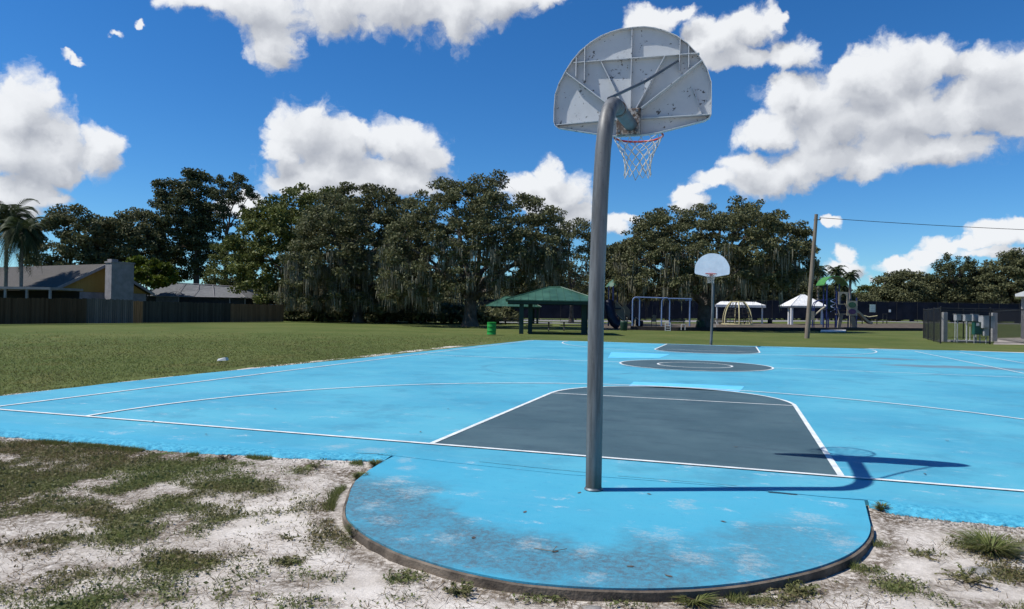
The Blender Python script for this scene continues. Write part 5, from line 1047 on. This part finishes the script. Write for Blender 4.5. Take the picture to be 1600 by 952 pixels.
T.tube('slide', [(984, 490, 1.6), (990, 495, 1.6), (998, 501, 1.6), (1004, 505.5, 1.6), (1010, 506, 1.6)], .28, M_['navyplastic'], 10)
for u in (982, 995): T.tube('post', [(u, 512, .6), (u, 496, .6)], .06, M_['beige'])
S = PX('swing_frame', 'grey blue arched steel swing frame in front of the windscreen', 'swing set', 1035, 55.5)
def arch(u0, u1, y, vt=465.5, vb=510):
    r = (u1-u0)/2; c = (u0+u1)/2; pts = [(u0, vb, y)]+[(c-r*cos(a), vt+r-r*sin(a), y) for a in np.linspace(0, pi, 11)]+[(u1, vb, y)]; S.tube('arch', pts, .055, M_['bluesteel'])
arch(988.5, 999.5, 0); arch(1034, 1046.5, 0)
S.tube('top_beam', [(994, 465.3, 0), (1041, 466, 0)], .05, M_['bluesteel']); S.tube('top_beam', [(1041, 466.5, 0.1), (1080, 466.5, .1)], .05, M_['bluesteel'])
S.tube('post', [(1078.5, 509, .1), (1078.5, 466.5, .1)], .06, M_['bluesteel']); S.plate('end_plate', [(1071, 465.5), (1082, 465.5), (1082, 469), (1071, 469)], .12, .2, M_['bluesteel'])
for u in (1012, 1020, 1027):
    S.tube('chain', [(u, 467, 0), (u-.6, 496, 0)], .012, M_['black'], 4)
S.plate('swing_seat', [(1011, 496), (1020, 496), (1020, 497.6), (1011, 497.6)], -.1, .1, M_['black'])
q = PX('spring_seat', 'grey upright play panel on two thin legs between the swing arches', 'play panel', 1022, 62)
q.plate('panel', [(1019, 494), (1020.5, 492.3), (1023.5, 492), (1025.3, 494), (1025.3, 503), (1019, 503)], -.03, .03, M_['tan'])
for u in (1018.4, 1025.6): q.tube('leg', [(u, 514, 0), (u, 493, 0)], .03, M_['black'])
q = PX('step_ladder', 'small white step ladder at the front edge of the playground', 'ladder', 1044, 54.5)
for u in (1040, 1048): q.tube('rail', [(u, 517.3, 0), (u, 504.5, 0)], .025, M_['white'])
for v in (505, 509, 513, 516.5): q.tube('rung', [(1040, v, 0), (1048, v, 0)], .022, M_['white'])
def bench(u0, u1, vb, t, label, legs=True):
    q = PX('park_bench', label, 'bench', (u0+u1)/2, t, 'benches at the playground'); h = .42; w_ = (u1-u0)*q.s
    m = MB()
    for j in range(3): m.box(-w_/2, w_/2, -.22+j*.14, -.10+j*.14, h-.03, h)
    m.build('seat', M_['tan'], q.g); m = MB()
    for j in range(3): m.box(-w_/2, w_/2, .24, .265, h+.08+j*.13, h+.18+j*.13)
    m.build('backrest', M_['tan'], q.g)
    for s_ in (-1, 1): MB().tube([(s_*w_*.4, -.2, 0), (s_*w_*.4, -.2, h-.04)], .025, 6).tube([(s_*w_*.4, .25, 0), (s_*w_*.4, .285, h+.45)], .025, 6).build('leg', M_['white'], q.g)
bench(1047, 1072, 509, 66, 'beige slatted bench between the step ladder and the wide oak')
bench(1106, 1119, 509, 72, 'beige bench partly hidden by the far hoop pole')
bench(1120, 1137, 507, 84, 'beige bench left of the climbing dome')
q = PX('stool_frame', 'small white tube frame beside the beige bench', 'frame', 1068, 55)
q.tube('tube', [(1065, 516, 0), (1065, 507, 0), (1071, 507, 0), (1071, 516, 0)], .022, M_['white'])
# ------------------------------------------------------------------ climbing dome
Dm = PX('climbing_dome', 'cream tube climbing dome with black rope net behind the far hoop', 'climbing dome', 1160.5, 80)
R0 = 24*Dm.s; Z1 = Dm.z(471.5); Z0 = Dm.z(508)
def dpnt(a, f):   # f 0 bottom ..1 top
    r = R0*(1-.0*f)*math.sqrt(max(0, 1-(f*.90)**2.3)); return (r*cos(a), 1.9+r*sin(a), Z0+(Z1-Z0)*f)
for k in range(6):
    a = 2*pi*k/6+.35; MB().tube([dpnt(a, f) for f in np.linspace(0, 1, 12)], .065, 8).build('tube', M_['cream'], Dm.g)
MB().tube([dpnt(a, 1) for a in np.linspace(0, 2*pi, 13)[:-1]+.35], .055, 6, closed=True).build('top_ring', M_['cream'], Dm.g)
MB().tube([dpnt(a, 0.02) for a in np.linspace(0, 2*pi, 19)[:-1]+.35], .05, 6, closed=True).build('base_ring', M_['cream'], Dm.g)
rp = MB()
for f in (.18, .34, .5, .66, .82): rp.tube([(lambda p: (p[0]*.93, 1.9+(p[1]-1.9)*.93, p[2]))(dpnt(a, f)) for a in np.linspace(0, 2*pi, 19)[:-1]+.35], .028, 4, closed=True)
for k in range(18): a = 2*pi*k/18+.35; rp.tube([(lambda p: (p[0]*.93, 1.9+(p[1]-1.9)*.93, p[2]))(dpnt(a+.12*sin(9*f), f)) for f in np.linspace(.03, .95, 8)], .024, 4)
rp.build('rope_net', M_['rope'], Dm.g)
# ------------------------------------------------------------------ right play tower
P = PX('play_structure', 'large play structure with green arched canopy, beige panels and slides at the right', 'play structure', 1312, 74)
can = MB(); V = []; n = 12
for i in range(n+1):
    a = pi*(.12+.76*i/n); u = 1303.5-18*cos(a)/cos(pi*.12); z = P.z(449)+(P.z(431.5)-P.z(449))*(sin(a)-sin(pi*.12)*.55)/(1-sin(pi*.12)*.55)
    for y in (-.3, 1.7): V += [(P.x(u), y, z), (P.x(u), y, z-.07)]
Fs = []
for i in range(n): a = 4*i; Fs += [(a, a+2, a+6, a+4), (a+1, a+5, a+7, a+3), (a, a+4, a+5, a+1), (a+2, a+3, a+7, a+6)]
can.addm(V, Fs, True).build('canopy', M_['canopy'], P.g)
for u, y, vt in ((1292, 0, 444), (1296, 1.4, 444), (1311, 0, 444), (1315, 1.4, 446), (1306, -.2, 456), (1324, -.2, 458), (1337, -.2, 465), (1337, 1.2, 466), (1300, .8, 470), (1321, 1.2, 465)): P.tube('post', [(u, 513.5, y), (u, vt, y)], .075, M_['navy'])
def ring_plate(name, out_, inn, y0, y1, mat):
    # plate with a hole: outline outer then inner, same count
    mb = MB(); n = len(out_); V = []
    for y in (y0, y1):
        V += [(P.x(u), y, P.z(v)) for u, v in out_]; V += [(P.x(u), y, P.z(v)) for u, v in inn]
    Fs = [];
    for i in range(n):
        j = (i+1) % n; Fs += [(i, j, n+j, n+i), (2*n+i, 3*n+i, 3*n+j, 2*n+j), (i, 2*n+i, 2*n+j, j), (n+i, n+j, 3*n+j, 3*n+i)]
    return mb.addm(V, Fs).build(name, mat, P.g)
inn = [(1310.5, 475), (1310.5, 463), (1312.5, 460), (1315.5, 459), (1318.5, 460), (1320.5, 463), (1320.5, 475), (1315.5, 475)]
outr = [(1308, 476), (1308, 460), (1308, 456.5), (1315.5, 456.3), (1323, 456.5), (1323, 460), (1323, 476), (1315.5, 476)]
ring_plate('arch_panel', outr, inn, -.32, -.27, M_['beige'])
o = P.plate('bubble_panel', [(1320.5, 470), (1337, 470), (1337, 493), (1320.5, 493)], -.40, -.35, M_['beige'])
def oval(u, v, ru, rv, mat, name): P.plate(name, [(u+ru*cos(a), v+rv*sin(a)) for a in np.linspace(0, 2*pi, 21)[:-1]], -.46, -.41, mat)
oval(1328.7, 476.3, 6, 4.3, M_['bubble'], 'bubble_window'); oval(1328.7, 486.8, 6, 4.2, M_['purple'], 'oval_panel')
P.plate('deck', [(1291, 483), (1337, 483), (1337, 485), (1291, 485)], -.1, 1.5, M_['navyplastic'])
P.plate('deck', [(1304, 490), (1324, 490), (1324, 492), (1304, 492)], -.35, -.11, M_['tan'])
for (a, b_) in (((1303, 474), (1309, 491)), ((1317, 474), (1323, 486)), ((1309, 491), (1306, 513)), ((1325, 493), (1325, 511))): P.tube('handrail', [(a[0], a[1], -.4), (b_[0], b_[1], -.4)], .035, M_['beige'])
P.plate('ladder_panel', [(1309, 492), (1316, 492), (1312, 512), (1306, 512)], -.30, -.26, M_['tan'])
P.plate('climbing_wall', [(1327, 494), (1333, 494), (1337, 511), (1329, 511)], -.30, -.25, M_['tan'])
sp_ = MB().tube([(P.x(1300+3.2*cos(a)), -.25+.25*sin(a), P.z(467)+(P.z(488)-P.z(467))*a/(5*pi)) for a in np.linspace(0, 5*pi, 50)], .035, 6); sp_.build('spiral_climber', M_['bluesteel'], P.g)
P.plate('ring_panel', [(1294, 467), (1304, 465), (1305, 487), (1295, 487)], .25, .3, M_['greenpost'])
for dy, du in ((-.2, 0), (1., 5)):
    P.tube('arch_bar', [(1271+du, 514, dy), (1271+du, 478, dy), (1273+du, 473.5, dy), (1278+du, 470.5, dy), (1285+du, 469.8, dy), (1292, 470, dy)], .05, M_['navy'])
P.tube('slide_bar', [(1272, 493, -.2), (1281, 485, -.2), (1287, 480.5, -.2)], .09, M_['beige'])
P.plate('seat_panel', [(1264, 488), (1266, 487), (1271, 487), (1271, 501), (1264, 501)], -.3, -.25, M_['beige']); P.tube('post', [(1269, 510, -.2), (1269, 488, -.2)], .05, M_['navy'])
sl_ = MB()
for i, (u, v) in enumerate([(1338, 486), (1343, 489.5), (1349, 495), (1354, 500.5), (1359, 504.5), (1364, 506)]):
    pass
pth = [(1338, 486), (1343, 489.5), (1349, 495), (1354, 500.5), (1359, 504.2), (1364, 505.5)]; V = []
for u, v in pth:
    x, z = P.x(u), P.z(v); V += [(x, 0, z+.22), (x, .03, z), (x, .57, z), (x, .6, z+.22), (x, .64, z+.22), (x, .60, z-.05), (x, 0., z-.05), (x, -.04, z+.22)]
Fs = []
for i in range(len(pth)-1):
    for k in range(8): a = 8*i; Fs.append((a+k, a+(k+1) % 8, a+8+(k+1) % 8, a+8+k))
sl_.addm(V, Fs).build('slide', M_['beige'], P.g)
q = PX('balance_bar', 'low cream balance bar on posts right of the big play structure', 'balance bar', 1359, 76)
q.tube('bar', [(1347, 492.8, 0), (1358, 495.5, 0), (1371, 493.5, 0)], .05, M_['cream'])
for u in (1347.5, 1370.5): q.tube('post', [(u, 507, 0), (u, 493.5, 0)], .05, M_['black'])
q = PX('play_post', 'short dark stepping posts right of the balance bar', 'play posts', 1382, 80)
for u in (1380, 1386): q.tube('post', [(u, 506, 0), (u, 490, 0)], .05, M_['black'])
q.tube('crossbar', [(1380, 491, 0), (1386, 491, 0)], .04, M_['black'])
a = [gp(u, v, .05) for u, v in ((1282, 517.6), (1321, 517.6), (1322, 515.6), (1283, 515.6))]; a = [(p[0], p[1]) for p in a]
tag(MB().prism(a, 2, -.03, .06).build('concrete_pad', M_['white']), 'white concrete pad at the foot of the play structure', 'concrete pad')
# ------------------------------------------------------------------ utility enclosure
A_ = Vector((*gp(1469.5, 536)[:2], 0)); B_ = Vector((*gp(1443, 528)[:2], 0)); C_ = Vector((*gp(1546.7, 537)[:2], 0)); D_ = A_+(C_-A_)*1.75; E2 = D_+(B_-A_)
HF = (536-481.5)*37.5/F
en = empty('chain_link_fence', tuple(A_), 0, 'black chain link enclosure around grey utility boxes at the right edge', 'fence')
def cl_panel(p, q, h=HF):
    v = q-p; L = v.length; d = v.normalized(); mb = MB(); sp = .10 if L < 8 else .16; n = int((L+h)/sp)
    for sgn in (1, -1):
        for i in range(n):
            x0 = -h+i*sp; a0, a1 = max(0, x0), min(L, x0+h)
            if a1-a0 < .02: continue
            z0_, z1_ = (a0-x0, a1-x0) if sgn > 0 else (h-(a0-x0), h-(a1-x0))
            pa = p-A_+d*a0; pb = p-A_+d*a1; pa.z = z0_; pb.z = z1_; o_ = Vector((-d.y, d.x, 0))*.004*sgn; mb.tube([pa+o_, pb+o_], .0042, 3, caps=False)
    mb.build('mesh_panel', M_['black'], en)
    pr_ = p-A_; qr = q-A_
    MB().tube([(pr_.x, pr_.y, h), (qr.x, qr.y, h)], .022, 6).build('top_rail', M_['black'], en); MB().tube([(pr_.x, pr_.y, .05), (qr.x, qr.y, .05)], .012, 6).build('bottom_rail', M_['black'], en)
for p, q_ in ((A_, C_), (C_, D_), (A_, B_), (B_, E2), (D_, E2)): cl_panel(p, q_)
for p in [A_, A_.lerp(B_, .34), A_.lerp(B_, .68), B_, C_, D_, C_+(B_-A_), B_.lerp(E2, .25), B_.lerp(E2, .75), E2]:
    r = p-A_; MB().tube([(r.x, r.y, -.1), (r.x, r.y, HF+.05)], .036, 8).lathe([(.045, HF+.03), (.045, HF+.07), (.001, HF+.10)], 8, (r.x, r.y)).build('post', M_['black'], en)
def ebox(name, u0, u1, v0, v1, t, mat, label, d=.25, post=None, cat='electric box', lid=True):
    uc = (u0+u1)/2; b = gpt(uc, t); s = t/F; g = empty(name, (b.x, b.y, 0), YAW, label, cat); z0, z1 = max(0, zz(uc, v1, t)), zz(uc, v0, t); hw = (u1-u0)*s/2
    MB().box(-hw, hw, 0, d, z0, z1, .01).build('housing', mat, g)
    MB().box(-hw*.88, hw*.88, -.012, -.001, z0+.04, z1-.04).build('door', mat, g)
    if lid: MB().box(-hw-.02, hw+.02, -.03, d+.02, z1+.001, z1+.02).build('lid', mat, g)
    if post:
        for k in post: MB().tube([(hw*k, d*.5, -.05), (hw*k, d*.5, z0+.05)], .03, 8).build('leg', M_['elec'], g)
    return g
def pillar(u0, u1, v0, v1, label):
    uc = (u0+u1)/2; X, Y, t = gp(uc, v1); s = t/F; hw = (u1-u0)*s/2; g = empty('block_pillar', (X, Y, 0), YAW, label, 'pillar', 'concrete block pillars in the enclosure'); h = (v1-v0)*s; n = 8
    for i in range(n): MB().box(-hw, hw, 0, hw*2, h*i/n+.004, h*(i+1)/n, .006).build('block', M_['block'], g)
pillar(1474, 1480.5, 488, 534, 'left concrete block pillar inside the chain link enclosure'); pillar(1550.5, 1558.5, 489, 534, 'right concrete block pillar beside the big grey cabinet')
ebox('electric_box', 1494.5, 1502.5, 491.5, 501, 39.2, M_['elec'], 'small grey meter box at the left inside the enclosure', post=(0,))
ebox('electric_box', 1508, 1519, 492, 502, 39.0, M_['elec'], 'middle grey electric box between the meter box and the pale panel box', post=(0,))
ebox('electric_box', 1520.5, 1529.5, 491.5, 502, 39.3, M_['elec'], 'pale upright panel box above the green box', post=(.5,), d=.18)
gb_ = ebox('electric_box', 1523, 1536, 504, 523, 38.8, M_['elecg'], 'dark green utility box with a white sticker', post=(-.7, .7)); s = 38.8/F
MB().box(-.14, .02, -.03, -.013, zz(1530, 509.5, 38.8), zz(1530, 504.8, 38.8)).build('sticker', M_['white'], gb_)
ebox('electric_cabinet', 1536.5, 1555.5, 494, 513, 38.6, M_['elec'], 'big pale grey cabinet, largest box in the enclosure', d=.4)
ebox('electric_box', 1538, 1548, 513.8, 525, 38.7, M_['elec'], 'grey box hung under the big cabinet', d=.2, post=(0,))
for u, lb in ((1492, 'leftmost white conduit pipe in the enclosure'), (1509.5, 'second white conduit pipe in the enclosure'), (1515.5, 'short thin pipe between the boxes in the enclosure')):
    X, Y, t = gp(u, 531.5); tag(MB().tube([(0, 0, 0), (0, 0, (531.5-(492 if u < 1512 else 510))*t/F), ], .019, 8).lathe([(.026, 0), (.026, .06), (.019, .07)], 8).build('conduit_pipe', M_['white'], None, (X, Y, -.02), 0), lb, 'pipe')
X, Y, t = gp(1519, 534.8); s = t/F; struct(MB().box(-27*s, 27*s, 0, 1.6, -.03, .07, .01).build('concrete_pad', M_['pave'], None, (X, Y, 0), YAW))
pv = [gp(u, v)[:2] for u, v in ((1552, 537.5), (1640, 538.5), (1640, 526), (1556, 528))]; flat('gravel_path', pv, -.024, rough_mat('pale_gravel', (.28, .24, .20), (.50, .46, .40), 6, .95, .8, 14, d=.03))
# building at the right edge
X, Y, t = gp(1595, 529); s = t/F; bl = empty('block_building', (X, Y, 0), YAW-math.atan2(797, F), 'pale block building with white eave cut off by the right edge', 'building')
hz = zz(1595, 463, t); MB().box(0, 9, 0, 7, -.1, hz).build('wall', M_['offwhite'], bl)
rf = MB(); rf.prism([(-.35, hz-.03), (-.35, hz+.14), (1.2, hz+.75), (7.8, hz+.75), (9.35, hz+.14), (9.35, hz-.03)], 1, -.5, 7.5); rf.build('roof', M_['white'], bl)
MB().box(2.5, 3.5, -.02, -.001, 0, 2.05).build('door', M_['dkbin'], bl)
# white sign on the left: none; small dark stone border beside enclosure
SC.cycles.use_adaptive_sampling = True; SC.cycles.adaptive_threshold = .02
SC.cycles.max_bounces = 6; SC.cycles.diffuse_bounces = 3; SC.cycles.transparent_max_bounces = 4
